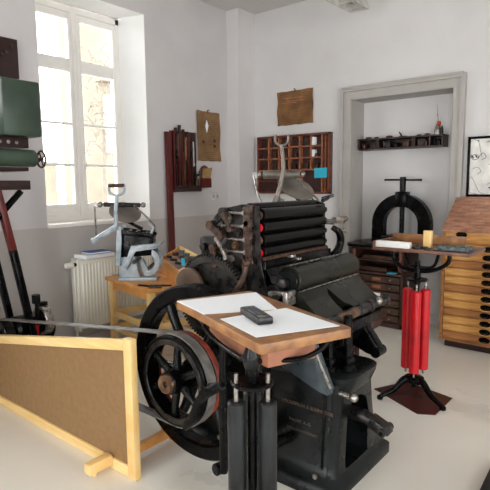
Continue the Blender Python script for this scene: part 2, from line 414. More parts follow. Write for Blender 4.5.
book('booklet', -3.858, 2.625, .846, .145, .22, .016, -.06, 'blue', 'thin blue book lying on top of a white booklet on the radiator', 'book')
t = thing('power_socket', 'white double wall socket above the painted dado near the corner', 'socket', (XW,4.34,1.30))
MB().box(XW, XW+.012, 4.25, 4.385, 1.265, 1.345, .004).build('plate', 'socket', t)
for yy in (4.284, 4.351): MB().cyl((XW+.008,yy,1.305),(XW+.0135,yy,1.305),.022).build('outlet', 'trim', t)

# ------------------------------------------------------------------ outside
o = MB().box(-30, XO-.02, -16, 24, -2.6, -2.5).build('ground_outside', 'outside_ground'); struct(o)
t = thing('building', 'tall beige building seen through the window panes', 'building', (-13,14,-2.5))
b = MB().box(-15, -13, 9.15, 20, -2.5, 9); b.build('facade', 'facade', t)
MB().box(-13.05,-12.95,9.3,9.75,2.4,4.1).box(-13.05,-12.95,9.3,9.75,-.6,1.1).build('window_opening', 'black_iron' if False else 'outside_ground', t)
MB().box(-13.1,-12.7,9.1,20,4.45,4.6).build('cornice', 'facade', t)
t = thing('garden_wall','low beige stone wall seen through the lower window panes','wall',(-13,6.5,-2.5))
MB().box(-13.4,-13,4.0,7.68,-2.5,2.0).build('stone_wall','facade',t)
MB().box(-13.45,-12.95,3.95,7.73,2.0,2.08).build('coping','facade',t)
t = thing('tree', 'bare tree with thin dark twigs seen through the window panes', 'tree', (-9,6.45,-2.5))
MB().tube([(-9,6.4,-2.5),(-9.05,6.43,.5),(-9,6.45,2.6)], [.07,.06,.03], 8).build('trunk', 'bark', t)
b = MB()
for k in range(90):
    a = random.uniform(0,2*PI); z = random.uniform(2.0,4.0); L = random.uniform(.3,.75)
    p = Vector((-9+random.uniform(-.2,.2),6.45+random.uniform(-.3,.3),z)); q = p+Vector((math.cos(a)*L*.6, math.sin(a)*L*.6, random.uniform(-.5,.8)*L))
    b.tube([p,(p+q)/2+Vector((0,0,.08)),q], [.011,.009,.005], 5, 2)
b.build('branches', 'bark', t)

# ------------------------------------------------------------------ posters, tool rack
def sheet(name, mt, pos, tilt, w, h, along, bow, label, cat, nail=True, ripple=0):
    """sheet of paper hung on a wall: along = 'y' (window wall) or 'x' (back wall)"""
    t = thing(name, label, cat, pos)
    nx, nz = 8, 12; vs = []; fs = []
    for s in (0, 1):
        for j in range(nz+1):
            for i in range(nx+1):
                u = i/nx-.5; v = j/nz
                d = .004+bow*(4*u*u)*(1-v*.4)+ripple*math.sin(v*9+u*3)+s*.0015
                a = u*w+.004*math.sin(v*11+i)*(abs(u) > .45); c = v*h+.003*math.sin(i*2.1)*(j in (0, nz))
                a, c = a*math.cos(tilt)-c*math.sin(tilt), a*math.sin(tilt)+c*math.cos(tilt)
                vs.append((pos[0]+d, pos[1]+a, pos[2]+c) if along == 'y' else (pos[0]+a, pos[1]-d, pos[2]+c))
    n1 = (nx+1)*(nz+1)
    for j in range(nz):
        for i in range(nx):
            k = j*(nx+1)+i; fs.append([k,k+1,k+nx+2,k+nx+1]); fs.append([n1+k,n1+k+nx+1,n1+k+nx+2,n1+k+1])
    for j in range(nz):
        for e in (0, nx):
            k = j*(nx+1)+e; fs.append([k,k+nx+1,n1+k+nx+1,n1+k])
    for i in range(nx):
        for e in (0, nz):
            k = e*(nx+1)+i; fs.append([k,k+1,n1+k+1,n1+k])
    b = MB(); b.add(vs, fs); b.build('paper_sheet', mt, t)
    if nail:
        top = (pos[0]+.004, pos[1]-math.sin(tilt)*h, pos[2]+h) if along == 'y' else (pos[0]-math.sin(tilt)*h, pos[1]-.004, pos[2]+h)
        d = (.02,0,0) if along == 'y' else (0,-.02,0)
        p = Vector(top)+Vector((0,0,.015))
        MB().cyl(p, p+Vector(d), .004, n=8).ball(p+Vector(d), .007, 8).box(p.x-.004, p.x+.004, p.y-.004, p.y+.004, p.z-.03, p.z).build('nail', 'dark_steel', t)
    return t
pa = sheet('broadside', 'poster_a', (XW,4.215,1.70), .0, .37, .545, 'y', .022, 'tall curled brown printed sheet hung on the window wall near the corner post', 'poster', True, .004)
MB().prism([(0,.05),(.018,0),(0,-.06),(-.016,-.005)], lambda a,c:(XW+.012,4.19+a*1.5,2.09+c*1.3), lambda a,c:(XW+.0145,4.19+a*1.5,2.09+c*1.3)).build('pale_patch', 'paper', pa)
for (yy, zz) in ((4.315,1.93),(4.315,1.87),(4.13,1.91)): MB().box(XW+.012, XW+.0155, yy-.016, yy+.016, zz-.014, zz+.014).build('printed_initial', 'dark_wood', pa)
t = thing('wall_pocket', 'small red wooden wall pocket holding a yellow card', 'pocket', (XW,4.12,1.45))
MB().yz([(4.07,1.41),(4.225,1.41),(4.225,1.60),(4.19,1.64),(4.145,1.655),(4.10,1.64),(4.07,1.60)], XW, XW+.012, .002).build('backboard', 'red_wood', t)
MB().box(XW+.030, XW+.038, 4.07, 4.225, 1.41, 1.51).box(XW, XW+.036, 4.07, 4.225, 1.405, 1.413).build('pocket_front', 'mahogany', t)
c = MB().yz([(4.09,1.48),(4.22,1.48),(4.265,1.63),(4.11,1.615)], XW+.018, XW+.021).build('card', mat('yellow card', (178,146,90), .7), None); tag(c, 'yellowed card sticking out of the small red wall pocket', 'card')

rk = thing('wall_shelf_rack', 'dark red wooden rack full of long strips on the window wall', 'rack', (XW,3.80,1.36))
MB().box(XW, XW+.018, 3.635, 4.01, 1.39, 2.0, .003).build('backboard', 'dark_wood', rk)
MB().box(XW, XW+.075, 3.635, 4.03, 1.365, 1.40, .004).build('ledge', 'dark_wood', rk)
MB().box(XW+.062, XW+.075, 3.635, 4.03, 1.40, 1.43, .003).build('lip', 'dark_wood', rk)
cols = ['mahogany','dark_wood','red_wood','case_back','mahogany','dark_steel','case_edge','rack_wood']
looks = {'mahogany':'dark red','dark_wood':'nearly black','red_wood':'reddish brown','case_back':'deep brown','dark_steel':'grey metal','case_edge':'light brown','rack_wood':'blackened'}
ords = ['first','second','third','fourth','fifth','sixth','seventh','eighth','ninth','tenth','eleventh','twelfth','last']
for k in range(10):
    yy = 3.668+k*.0272; hh = [.60,.63,.57,.66,.60,.62,.54,.60,.55,.50][k]; cm = cols[(k*5) % 8]
    lean = random.uniform(-.004,.004)
    b = MB().bar((XW+.035,yy,1.4015),(XW+.035,yy+lean,1.40+hh),.020+.008*(k%2),.019,(1,0,0),.002)
    if k % 3 == 0: b.box(XW+.022,XW+.052,yy-.0085,yy+.0085,1.40+hh-.03,1.40+hh)
    o = b.build('wooden_strip' if cm != 'dark_steel' else 'metal_strip', cm)
    tag(o, '%s strip standing in the wall tool rack, %s from the red plank' % (looks[cm], ords[k]), 'strip', 'strips standing in the tool rack')
for k in range(7):
    yy = 3.675+k*.038; hh = [.26,.34,.22,.38,.30,.25,.33][k]; cm = cols[(k*3+1) % 8]
    o = MB().bar((XW+.055,yy,1.4015),(XW+.0545,yy,1.40+hh),.008,.028,(1,0,0),.002).box(XW+.0505,XW+.0595,yy-.012,yy+.012,1.40+hh-.05,1.40+hh,.002).build('short_strip',cm)
    tag(o, 'short %s strip in the front of the wall rack, %s from the plank' % (looks[cm], ords[k]), 'strip', 'short strips in front of the tool rack')
o = MB().box(XW+.0186,XW+.03,3.955,3.968,1.66,1.90,.002).cyl((XW+.0287,3.962,1.64),(XW+.0287,3.962,1.67),.010).build('white_rule', 'socket'); tag(o, 'thin white rule hung at the corner side of the tool rack', 'rule')
t = thing('spool_holder', 'small dark metal winder on the lower corner of the tool rack', 'tool', (XW+.045,3.985,1.40))
MB().cyl((XW+.045,3.985,1.4005),(XW+.045,3.985,1.56),.009).build('stem','rust',t)
MB().cyl((XW+.045,3.96,1.54),(XW+.045,4.06,1.555),.012).cyl((XW+.045,4.04,1.53),(XW+.045,4.04,1.585),.02).build('winder','dark_steel',t)
MB().cyl((XW+.045,3.985,1.432),(XW+.045,3.985,1.50),.024).build('drum','rust',t)
o = MB().bar((XW+.070,3.585,.0),(XW+.035,3.585,1.98),.075,.028,(1,0,0),.004).build('plank', 'mahogany'); tag(o, 'long red plank leaning upright against the window wall beside the tool rack', 'plank')

pb = sheet('certificate', 'poster_b', (-3.222,YB,2.10), .012, .475, .375, 'x', .012, 'wide brown aged sheet with worn corners hung above the type case', 'poster', True, .003)
for (x, z, ww, hh) in ((-3.34,2.405,.10,.018),(-3.22,2.395,.26,.012),(-3.20,2.365,.30,.009),(-3.30,2.345,.2,.008)):
    MB().box(x-ww/2, x+ww/2, YB-.0105, YB-.009, z-hh/2, z+hh/2).build('pale_title_line', 'case_edge', pb)

# ------------------------------------------------------------------ wall type case
tc_ = thing('type_case', 'open reddish wooden type case with small compartments on the back wall', 'type case', (-3.27,YB-.05,1.325))
CX0, CX1, CZ0, CZ1, CY0 = -3.715, -2.745, 1.328, 1.985, YB-.075
MB().box(CX0, CX1, YB-.012, YB, CZ0, CZ1).build('back_panel', 'case_back', tc_)
b = MB().box(CX0, CX1, CY0, YB-.01, CZ0, CZ0+.022, .002).box(CX0, CX1, CY0, YB-.01, CZ1-.022, CZ1, .002).box(CX0, CX0+.022, CY0, YB-.01, CZ0, CZ1, .002).box(CX1-.022, CX1, CY0, YB-.01, CZ0, CZ1, .002)
b.build('outer_frame', 'red_wood', tc_)
xs = [CX0+.022+ (CX1-CX0-.044-.07)*k/6 for k in range(7)]
zr = [1.35,1.475,1.50,1.60,1.725,1.85,1.963]
for k_, x in enumerate(xs[1:]): MB().box(x-.008, x+.008, CY0+.004, YB-.012, 1.602 if k_ not in (1,3,5) else 1.35, CZ1-.022).build('divider', 'case_edge', tc_)
for z in (1.725,1.85): MB().box(CX0+.022, xs[-1], CY0+.004, YB-.012, z-.007, z+.007).build('cell_shelf', 'case_edge', tc_)
MB().box(CX0+.022, CX1-.022, CY0+.004, YB-.012, 1.586, 1.602).build('cell_shelf', 'case_edge', tc_)
MB().box(CX0+.022, xs[4], CY0+.004, YB-.012, 1.466, 1.48).build('cell_shelf', 'red_wood', tc_)
MB().box(CX1-.055, CX1-.046, CY0+.004, YB-.012, 1.35, 1.95).build('divider', 'case_edge', tc_)
blk = None; names = ['dark','brown','rusty']
for r in range(3):
    for c in range(6):
        if (r, c) in ((0,4),(1,5)): continue
        x = xs[c]+.025+random.uniform(0,.035); z = (1.7325,1.8575,1.6025)[r]
        hh = random.uniform(.035,.075); mt = ('dark_wood','rack_wood','rust')[(r*6+c) % 3]
        o = MB().box(x, x+random.uniform(.04,.07), YB-.06, YB-.016, z, z+hh, .002).box(x+.01, x+.03, YB-.066, YB-.06, z, z+hh*.6).build('type_block', mt)
        tag(o, '%s block in the type case, %s row, %s compartment from the corner post' % (names[(r*6+c) % 3], ('second','top','third')[r], ords[c]), 'block', 'blocks in the wall type case')
for (z, h, wd) in ((1.858,.085,'top'),(1.733,.075,'second')):
    o = MB().box(xs[5]+.015, xs[5]+.05, YB-.07, YB-.016, z, z+h, .002).box(xs[5]+.02,xs[5]+.045,YB-.072,YB-.07,z+.02,z+.06).build('white_packet', 'paper'); tag(o, 'white packet standing in the %s row of the type case' % wd, 'packet')
o = MB().prism([(0,0),(.155,.004),(.157,.115),(.002,.112)], lambda a,c:(-2.925+a,CY0+.003,1.50+c*.95), lambda a,c:(-2.925+a,CY0-.003-.02*c,1.50+c*.95)).build('sticky_note', 'cyan'); tag(o, 'cyan paper note stuck to the front of the type case', 'note')

# ------------------------------------------------------------------ niche shelf with small objects
t = thing('type_rack', 'long dark red rack of small boxes mounted high in the niche', 'rack', (-2.04,5.06,1.785))
MB().box(-2.50,-1.625,4.98,NYB-.001,1.785,1.80,.002).box(-2.50,-1.625,NYB-.014,NYB-.001,1.785,1.90).build('back_and_bottom','dark_wood',t)
MB().box(-2.505,-1.62,4.978,NYB-.001,1.885,1.90,.002).build('top_board','dark_wood',t)
for x in (-2.50,-2.31,-2.29,-1.93,-1.91,-1.76,-1.64): MB().box(x, x+.015, 4.98, NYB-.014, 1.80, 1.885).build('divider','dark_wood',t)
for k, x in enumerate((-2.47,-2.38,-2.24,-2.12,-2.02,-1.875,-1.82,-1.715)):
    o = MB().box(x, x+.035+.02*(k%3), 5.0, 5.09, 1.8005, 1.845+.012*(k%3), .003).build('small_box', ('rust','dark_wood','dark_steel','black_iron')[k%4]); tag(o, '%s small box in the niche rack, %s from its end nearest the window' % (('rusty','dark brown','grey','blackish')[k%4], ords[k]), 'box', 'small boxes in the niche rack')
for k,(x,s) in enumerate(((-2.42,.02),(-2.33,.016),(-2.19,.022),(-1.88,.015),(-1.80,.018))):
    o = MB().ball((x,5.05,1.9005+s*.6), s, 12, (1.7,1,.6)).box(x-.03,x+.03,5.03,5.06,1.9003,1.907).build('metal_scrap','dark_steel' if k%2 else 'rust'); tag(o, ('rusty lump of metal on top of the niche rack, %s from the window' if k%2==0 else 'grey scrap of metal on top of the niche rack, %s from the window') % ords[k], 'scrap', 'scraps on the niche rack')
o = MB().tube([(-2.06,5.05,1.902),(-2.07,5.05,1.93),(-2.09,5.05,1.955)], [.012,.009,.004]).box(-2.085,-2.01,5.03,5.07,1.9003,1.912,.003).build('metal_hook','dark_steel'); tag(o, 'upright pointed metal hook on top of the niche rack', 'hook')
t = thing('oil_can', 'small oil can with orange cap and thin spout on the niche rack', 'oil can', (-1.70,5.05,1.90))
MB().lathe([(0,0),(.034,0),(.034,.05),(.022,.095),(.012,.105),(0,.105)], (-1.70,5.05,1.9003), (0,0,1), 20).build('body','steel',t)
MB().cyl((-1.70,5.05,2.003),(-1.70,5.05,2.03),.014).ball((-1.685,5.03,2.01),.020,12).build('cap','orange',t)
MB().tube([(-1.70,5.05,2.03),(-1.707,5.05,2.10),(-1.713,5.05,2.19)],[.004,.003,.002],8).build('spout','steel',t)
o = MB().lathe([(0,0),(.016,0),(.013,.05),(.006,.08),(0,.08)],(-1.655,5.03,1.9003),(0,0,1),12).build('funnel','black_plastic'); tag(o,'small black cone beside the oil can','cone')

# ------------------------------------------------------------------ rack cabinet and nipping press in the niche
rc = thing('galley_cabinet', 'blackened wooden galley cabinet with worn drawers below the black bookbinding press', 'cabinet', (-2.12,4.92,0))
RX0, RX1, RY0, RY1 = -2.42, -1.87, 4.72, 5.11
b = MB().box(RX0, RX0+.03, RY0, RY1, 0, .79, .003).box(RX1-.03, RX1, RY0, RY1, 0, .79, .003).box(RX0, RX1, RY1-.015, RY1, 0, .79).box(RX0,RX1,RY0,RY1,.0,.05,.003).box(RX0,RX1,RY0,RY1,.775,.80,.003)
b.build('carcass','rack_wood',rc)
b = MB().box(RX0+.03, RX1-.03, RY0+.01, RY1-.015, .66, .675).build('shelf','rack_drawer',rc)
MB().box(RX0-.02, RX1+.015, RY0-.05, RY1-.015, .535, .555, .003).build('shelf','rack_wood',rc)
for k in range(6):
    z = .06+k*.078
    d = MB().box(RX0+.034, RX1-.034, RY0-.004, RY1-.03, z, z+.066, .003).build('drawer','rack_drawer',rc)
    MB().box(-2.19,-2.10,RY0-.007,RY0-.003,z+.02,z+.048).build('label_card','white_card' if k in (1,3) else 'case_edge',d)
    MB().ball((-2.0,RY0-.012,z+.033),.012,10).build('knob','steel',d)
for x in (RX0+.005, RX1-.05):
    MB().tube([(x+.02,RY0-.005,.775),(x+.03,RY0-.02,.70),(x+.015,RY0-.015,.64),(x+.02,RY0-.005,.58)],.018,8).build('turned_post','red_wood',rc)
for k,(z,x,wd,mt,lb) in enumerate(((.556,-2.36,.30,'rack_drawer','brown wooden galley lying on the cabinet shelf above the drawers'),(.6755,-2.33,.34,'rack_drawer','dark brown board lying in the top opening of the galley cabinet'))):
    o = MB().box(x,x+wd,4.76,5.05,z+.0005,z+.022,.002).box(x,x+wd,4.76,4.772,z+.018,z+.036).box(x,x+.012,4.76,5.05,z+.018,z+.036).build('galley',mt); tag(o,lb,'galley')
o = MB().box(-2.02,-1.935,4.68,4.75,.5555,.563).build('cyan_slip','cyan'); tag(o,'cyan slip of paper on the edge of the galley cabinet shelf','paper')
npz = .801
nip = thing('nipping_press', 'black iron bookbinding press with arched frame and screw in the niche', 'press', (-1.94,4.93,npz))
MB().box(-2.45,-1.63,4.66,5.10,npz,npz+.04,.01).build('bed_plate','black_iron',nip)
ro, ri, zc = .300, .178, 1.03; cx = -1.985
outer = [(cx-ro,npz+.04)]+[(cx-ro*math.cos(a), zc+ro*math.sin(a)) for a in [PI*k/24 for k in range(25)]]+[(cx+ro,npz+.04)]
inner = [(cx+ri,npz+.04)]+[(cx+ri*math.cos(a), zc+ri*math.sin(a)) for a in [PI*k/24 for k in range(25)]]+[(cx-ri,npz+.04)]
b = MB(); n = len(outer); inn = inner[::-1]
vs = [(x,4.885,z) for x,z in outer]+[(x,4.885,z) for x,z in inn]+[(x,4.975,z) for x,z in outer]+[(x,4.975,z) for x,z in inn]
fs = []
for i in range(n-1):
    fs += [[i,i+1,n+i+1,n+i],[2*n+i,3*n+i,3*n+i+1,2*n+i+1],[i,2*n+i,2*n+i+1,i+1],[n+i,n+i+1,3*n+i+1,3*n+i]]
fs += [[0,n,3*n,2*n],[n-1,3*n-1,4*n-1,2*n-1]]
b.add(vs,fs); b.build('arch_frame','black_iron',nip)
MB().box(cx-.06,cx+.06,4.875,4.985,1.20,1.355,.012).build('screw_boss','black_iron',nip)
sc_ = MB().cyl((cx,4.93,.90),(cx,4.93,1.42),.020)
for k in range(26): sc_.cyl((cx,4.93,.92+k*.011),(cx,4.93,.926+k*.011),.026,n=14)
sc_.build('screw','black_iron',nip)
MB().cyl((cx,4.93,1.355),(cx,4.93,1.50),.030,bev=.004).build('screw_head','black_iron',nip)
MB().cyl((cx-.185,4.93,1.472),(cx+.18,4.93,1.468),.009).ball((cx-.185,4.93,1.472),.012).ball((cx+.18,4.93,1.468),.012).build('cross_bar','black_iron',nip)
MB().box(cx-.16,cx+.16,4.80,5.06,.885,.915,.006).build('platen','black_iron',nip)
o = MB().box(cx+.03,cx+.15,4.80,5.0,npz+.0415,npz+.083,.003).build('cyan_pad','cyan'); tag(o,'cyan pad lying on the bed of the black arched press','pad')

# ------------------------------------------------------------------ drawer cabinet with sloped top, framed drawing
cb = thing('type_cabinet', 'tall golden oak cabinet of twelve shallow drawers with sloped top', 'cabinet', (-1.045,4.63,0))
X0, X1, Y0, Y1 = -1.42, -.67, 4.435, 4.82
MB().box(X0+.03,X1-.03,Y0+.07,Y1,0,.07).build('plinth','dark_wood',cb)
side = [(Y0,.07),(Y1+.035,.07),(Y1+.035,1.295),(Y1,1.295),(Y0,1.035)]
b = MB().yz(side,X0,X0+.028,.002).yz(side,X1-.028,X1,.002).box(X0,X1,Y1+.01,Y1+.03,.07,1.29).box(X0+.028,X1-.028,Y0+.004,Y1,.07,.088).box(X0+.028,X1-.028,Y0+.004,Y1,.925,.94)
b.build('carcass','oak_dark',cb)
MB().box(X0+.028,X1-.028,Y0-.002,Y0+.02,.94,1.03,.002).build('lid_rail','oak',cb)
lid = MB().yz([(Y0-.012,1.025),(Y0-.012,1.043),(Y1-.005,1.312),(Y1+.037,1.312),(Y1+.037,1.296),(Y1,1.293)],X0-.008,X1+.008,.002).build('sloped_lid','lid',cb)
def cup(parent, x, z):
    h = MB()
    h.lathe([(0,0),(.045,0),(.045,.004),(.02,.006),(0,.006)],(x,Y0-.003,z),(0,-1,0),20)
    pts = [(x-.038,Y0-.006,z-.004),(x-.028,Y0-.028,z+.004),(x,Y0-.036,z+.008),(x+.028,Y0-.028,z+.004),(x+.038,Y0-.006,z-.004)]
    h.tube(pts,[.008,.011,.012,.011,.008],8)
    for v in h.bm.verts: v.co.z = z+(v.co.z-z)*.55
    o = h.build('cup_handle','black_iron',parent)
    MB().box(x-.012,x+.012,Y0-.0085,Y0-.004,z-.016,z-.006).build('label_slip','steel',o)
for x in (-1.262,-.828): cup(cb,x,1.005)
for k in range(12):
    z = .092+k*.0694
    d = MB().box(X0+.032,X1-.032,Y0-.004,Y0+.33,z,z+.066,.003).build('drawer','oak' if k%3 else 'oak_dark',cb)
    cup(d,-1.045,z+.036)
pf = thing('framed_drawing', 'black framed technical ink drawing standing on the type cabinet against the wall', 'picture', (-1.1,4.845,1.313))
FX0, FX1, FZ0, FZ1 = -1.357, -.80, 1.3125, 1.845
MB().box(FX0,FX1,4.835,4.855,FZ0,FZ0+.022,.002).box(FX0,FX1,4.835,4.855,FZ1-.022,FZ1,.002).box(FX0,FX0+.022,4.835,4.855,FZ0,FZ1,.002).box(FX1-.022,FX1,4.835,4.855,FZ0,FZ1,.002).build('frame','black_iron',pf)
MB().box(FX0+.01,FX1-.01,4.845,4.853,FZ0+.01,FZ1-.01).build('drawing_sheet','mat_white',pf)
b = MB(); PY = 4.8445
def st(*p, r=.0016): b.tube([(x,PY,z) for x,z in p], r, 5, 3)
st((-1.31,1.82),(-1.27,1.80),(-1.25,1.72),(-1.235,1.66)); st((-1.33,1.35),(-1.335,1.47),(-1.31,1.48),(-1.25,1.36),(-1.20,1.34)); st((-1.33,1.35),(-1.25,1.33))
st((-1.33,1.665),(-1.29,1.69),(-1.26,1.66),(-1.30,1.64),(-1.33,1.665),r=.0022); st((-1.27,1.655),(-1.23,1.70),(-1.20,1.66),(-1.24,1.64),r=.0022); st((-1.31,1.56),(-1.27,1.575),(-1.24,1.54),(-1.27,1.51)); st((-1.17,1.395),(-1.08,1.365),(-1.0,1.34),r=.006); st((-1.19,1.42),(-1.14,1.445),(-1.12,1.42),(-1.05,1.44)); st((-1.20,1.79),(-1.17,1.80),(-1.15,1.78),r=.003); st((-1.1,1.75),(-1.0,1.7),(-.9,1.76),(-.88,1.6)); st((-1.34,1.80),(-1.32,1.81)); st((-1.18,1.60),(-1.1,1.58),(-1.05,1.62))
st((-1.325,1.68),(-1.305,1.655),r=.006); st((-1.29,1.68),(-1.275,1.66),r=.006); st((-1.275,1.81),(-1.265,1.80),r=.006)
b.build('ink_drawing','ink_line',pf)

# ------------------------------------------------------------------ roller stands
def roller_stand(name, label, P, zp, turn):
    """cast tripod with pole, two roller plates and a yoke that carries a wooden board"""
    t = thing(name, label, 'stand', (P[0],P[1],0))
    x, y = P
    MB().cyl((x,y,.07),(x,y,.93),.0165).build('pole','black_iron',t)
    MB().lathe([(0,0),(.05,0),(.066,.006),(.066,.018),(.06,.024),(.024,.03),(.024,.06),(0,.06)],(x,y,.118),(0,0,1),28).build('lower_plate','black_iron',t)
    MB().ring((x,y,zp),(0,0,1),.058,.068,0,.012,36,.003).cyl((x,y,zp+.003),(x,y,zp+.009),.060).cyl((x,y,zp-.02),(x,y,zp+.06),.0215).build('upper_plate','black_iron',t)
    for a in turn:
        c, s = math.cos(a), math.sin(a)
        MB().tube([(x+c*.02,y+s*.02,.12),(x+c*.07,y+s*.07,.125),(x+c*.14,y+s*.14,.06),(x+c*.235,y+s*.235,.016)],[.026,.024,.019,.015],10).cyl((x+c*.235,y+s*.235,0),(x+c*.235,y+s*.235,.018),.02,n=14).build('leg','black_iron',t)
    return t
def ink_roller(x, y, z0, z1, r, mt, label, grp):
    t = thing('ink_roller', label, 'ink roller', (x,y,z0), grp)
    MB().cyl((x,y,z0+.03),(x,y,z1-.045),r,n=24,bev=.006).build('roller_body',mt,t)
    MB().cyl((x,y,z0),(x,y,z1),.0075,n=10).build('spindle','steel',t)
    return t
# red one
P = (-1.193,3.25)
rs = roller_stand('roller_stand','black cast tripod stand holding red rollers, with wooden tray on top',P,.80,[math.radians(v) for v in (226,-20,103)])
MB().tube([(P[0]-.17,P[1],1.0),(P[0]-.16,P[1],.93),(P[0]-.10,P[1],.875),(P[0],P[1],.865),(P[0]+.10,P[1],.875),(P[0]+.19,P[1],.93),(P[0]+.20,P[1],1.0)],.0135,10).build('yoke','black_iron',rs)
MB().tube([(P[0]-.13,P[1]+.08,1.0),(P[0]-.08,P[1]+.05,.90),(P[0],P[1],.89),(P[0]+.12,P[1]-.06,.91),(P[0]+.16,P[1]-.08,1.0)],.010,10).build('yoke','black_iron',rs)
MB().cyl((P[0],P[1],.86),(P[0],P[1],.90),.024).build('yoke_hub','black_iron',rs)
BX0, BX1, BY0, BY1 = -1.442, -.832, 3.10, 3.45
MB().box(BX0,BX1,BY0,BY1,1.0,1.022,.004).build('tray_board','tray_wood',rs)
MB().box(BX0,BX1-.12,BY1-.02,BY1,1.022,1.085,.003).build('back_rail','board_wood',rs)
MB().box(BX0-.002,BX0+.016,BY0,BY1,1.022,1.06,.003).build('end_rail','tray_wood',rs)
FH = Vector((P[0],P[1],0)).normalized(); RH = Vector((FH.y,-FH.x,0))
for k,a in enumerate((-92,30,150)):
    a = math.radians(a); q = Vector((P[0],P[1],0))+(RH*math.cos(a)+FH*math.sin(a))*.064
    ink_roller(q.x,q.y,.165,.79,.0325,'roller_red',('red ink roller at the front of the tripod stand, between the other two','red ink roller at the back of the tripod stand towards the oak cabinet','red ink roller at the back of the tripod stand towards the printing press')[k],'red ink rollers on the stand')
o = MB().box(-1.424,-1.20,3.105,3.15,1.0292,1.0685,.002).box(-1.275,-1.25,3.1035,3.105,1.034,1.052).build('paper_strip','white_card'); tag(o,'white oblong card box lying at the front of the tray above the red rollers','box')
o = MB().box(-1.145,-1.095,3.20,3.235,1.0292,1.141,.003).build('wooden_block','pine'); tag(o,'pale upright wooden block standing in the tray above the red rollers','block')
g = thing('type_forme','grey mass of composed type in the tray above the red rollers','type',(-1.0,3.2,1.0292))
MB().xy([(-1.055,3.12),(-.835,3.105),(-.85,3.27),(-1.05,3.27)],1.0292,1.0345).build('galley_tray','dark_steel',g)
b = MB()
for i in range(13):
    for j in range(7): b.box(-1.043+i*.0145,-1.030+i*.0145,3.13+j*.017,3.145+j*.017,1.0345,1.052+random.uniform(0,.006))
b.build('type_rows','lead',g)
for k,(x,y,l) in enumerate(((-1.19,3.13,.055),(-1.185,3.17,.08),(-1.115,3.125,.04))):
    o = MB().box(x,x+l,y,y+.012,1.0292,1.043,.002).cyl((x+.01,y+.006,1.043),(x+.01,y+.006,1.049),.005,n=8).build('metal_quoin','dark_steel'); tag(o,'small dark metal quoin in the tray, %s' % ('beside the white box','the longest, behind the others','at the front edge below the wooden block')[k],'quoin','quoins in the tray')
o = MB().xy([(-1.458,3.215),(-1.33,3.48),(-.98,3.39),(-.985,3.075),(-1.08,3.02)],.0006,.006).build('drip_board','stain_board'); tag(o,'dark red stained drip board on the floor under the tripod stand','board')
rs.location.z = .0064
# black one in front
P = (-.948,1.190)
fs_ = roller_stand('roller_stand','black cast tripod stand holding black rollers, with wooden drawing board on top',P,.826,[math.radians(v) for v in (250,10,130)])
A = Vector((-1.40,1.294,0)); Bv = Vector((-.837,1.070,0)); ux = (Bv-A).normalized(); uy = Vector((-ux.y,ux.x,0)); Lx = (Bv-A).length+.022; Ly = .330
def bp(a, c, z): 
    q = A+ux*a+uy*c; return (q.x,q.y,z)
MB().tube([bp(.14,.04,.975),bp(.16,.05,.93),bp(.26,.06,.90),bp(.40,.06,.895),(P[0],P[1],.90),bp(.53,.20,.905),bp(.56,.27,.94),bp(.56,.29,.978)],.0085,10).build('yoke','black_iron',fs_)
MB().tube([bp(.18,.30,.975),bp(.22,.30,.90),bp(.36,.22,.875),(P[0],P[1],.885)],.0085,10).build('yoke','black_iron',fs_)
MB().lathe([(0,0),(.020,0),(.027,.02),(.027,.05),(.020,.07),(.020,.109),(0,.109)],(P[0],P[1],.87),(0,0,1),20).build('yoke_hub','body_iron',fs_)
poly = []
for (cx_,cy_,a0) in ((Lx-.014,Ly-.014,0),(.014,Ly-.014,90),(.014,.014,180),(Lx-.014,.014,270)):
    for k in range(5):
        a = math.radians(a0+22.5*k); poly.append((cx_+.014*math.cos(a),cy_+.014*math.sin(a)))
MB().prism(poly,lambda a,c:bp(a,c,.980),lambda a,c:bp(a,c,1.01),.003).build('drawing_board','board_wood',fs_)
ka = ((Vector((-.985,1.222,0))-A).dot(ux), (Vector((-.985,1.222,0))-A).dot(uy))
MB().prism([(ka[0]-.30,ka[1]),(ka[0],ka[1]),(ka[0]+.10,ka[1]+.01),(ka[0]+.10,ka[1]+.19),(ka[0]-.30,ka[1]+.19)],lambda a,c:bp(a,c,.888),lambda a,c:bp(a,c,.980),.003).build('board_box','board_edge',fs_)
FH = Vector((P[0],P[1],0)).normalized(); RH = Vector((FH.y,-FH.x,0))
for k,a in enumerate((-25,205,90)):
    a = math.radians(a); q = Vector((P[0],P[1],0))+(RH*math.cos(a)+FH*math.sin(a))*.054
    ink_roller(q.x,q.y,.168,.824,.0285,'roller_worn',('black worn ink roller on the drawing board stand, on the side of the press base','black worn ink roller on the drawing board stand, on the side of the flywheel','black worn ink roller behind the pole of the drawing board stand')[k],'black ink rollers on the stand')
    MB().cyl((q.x,q.y,.838),(q.x,q.y,.868),.007,n=10).build('plate_pin','steel',fs_)
def quad(name, pts, z, mt, label, cat, th=.0012):
    o = MB().xy(pts,z,z+th).build(name,mt); return tag(o,label,cat)
quad('paper_sheet',[(-1.379,1.281),(-1.166,1.204),(-1.008,1.409),(-1.238,1.585)],1.0102,'paper','white sheet of paper at the flywheel end of the drawing board','paper')
quad('paper_sheet',[(-1.079,1.19),(-.864,1.105),(-.731,1.354),(-.99,1.44)],1.0118,'paper','white sheet of paper lying under the black remote control','paper')
rm = thing('remote_control','black remote control lying on the white paper on the drawing board','remote control',(-.985,1.262,1.0133))
rp0 = Vector((-1.055,1.302,0)); rp1 = Vector((-.918,1.222,0)); d = (rp1-rp0).normalized(); ang = math.atan2(d.y,d.x)
mx = Matrix.Translation(((rp0.x+rp1.x)/2,(rp0.y+rp1.y)/2,1.0133)) @ Matrix.Rotation(ang,4,'Z')
MB().box(-.082,.082,-.027,.027,0,.024,.006,mx).build('body','black_plastic',rm)
b = MB()
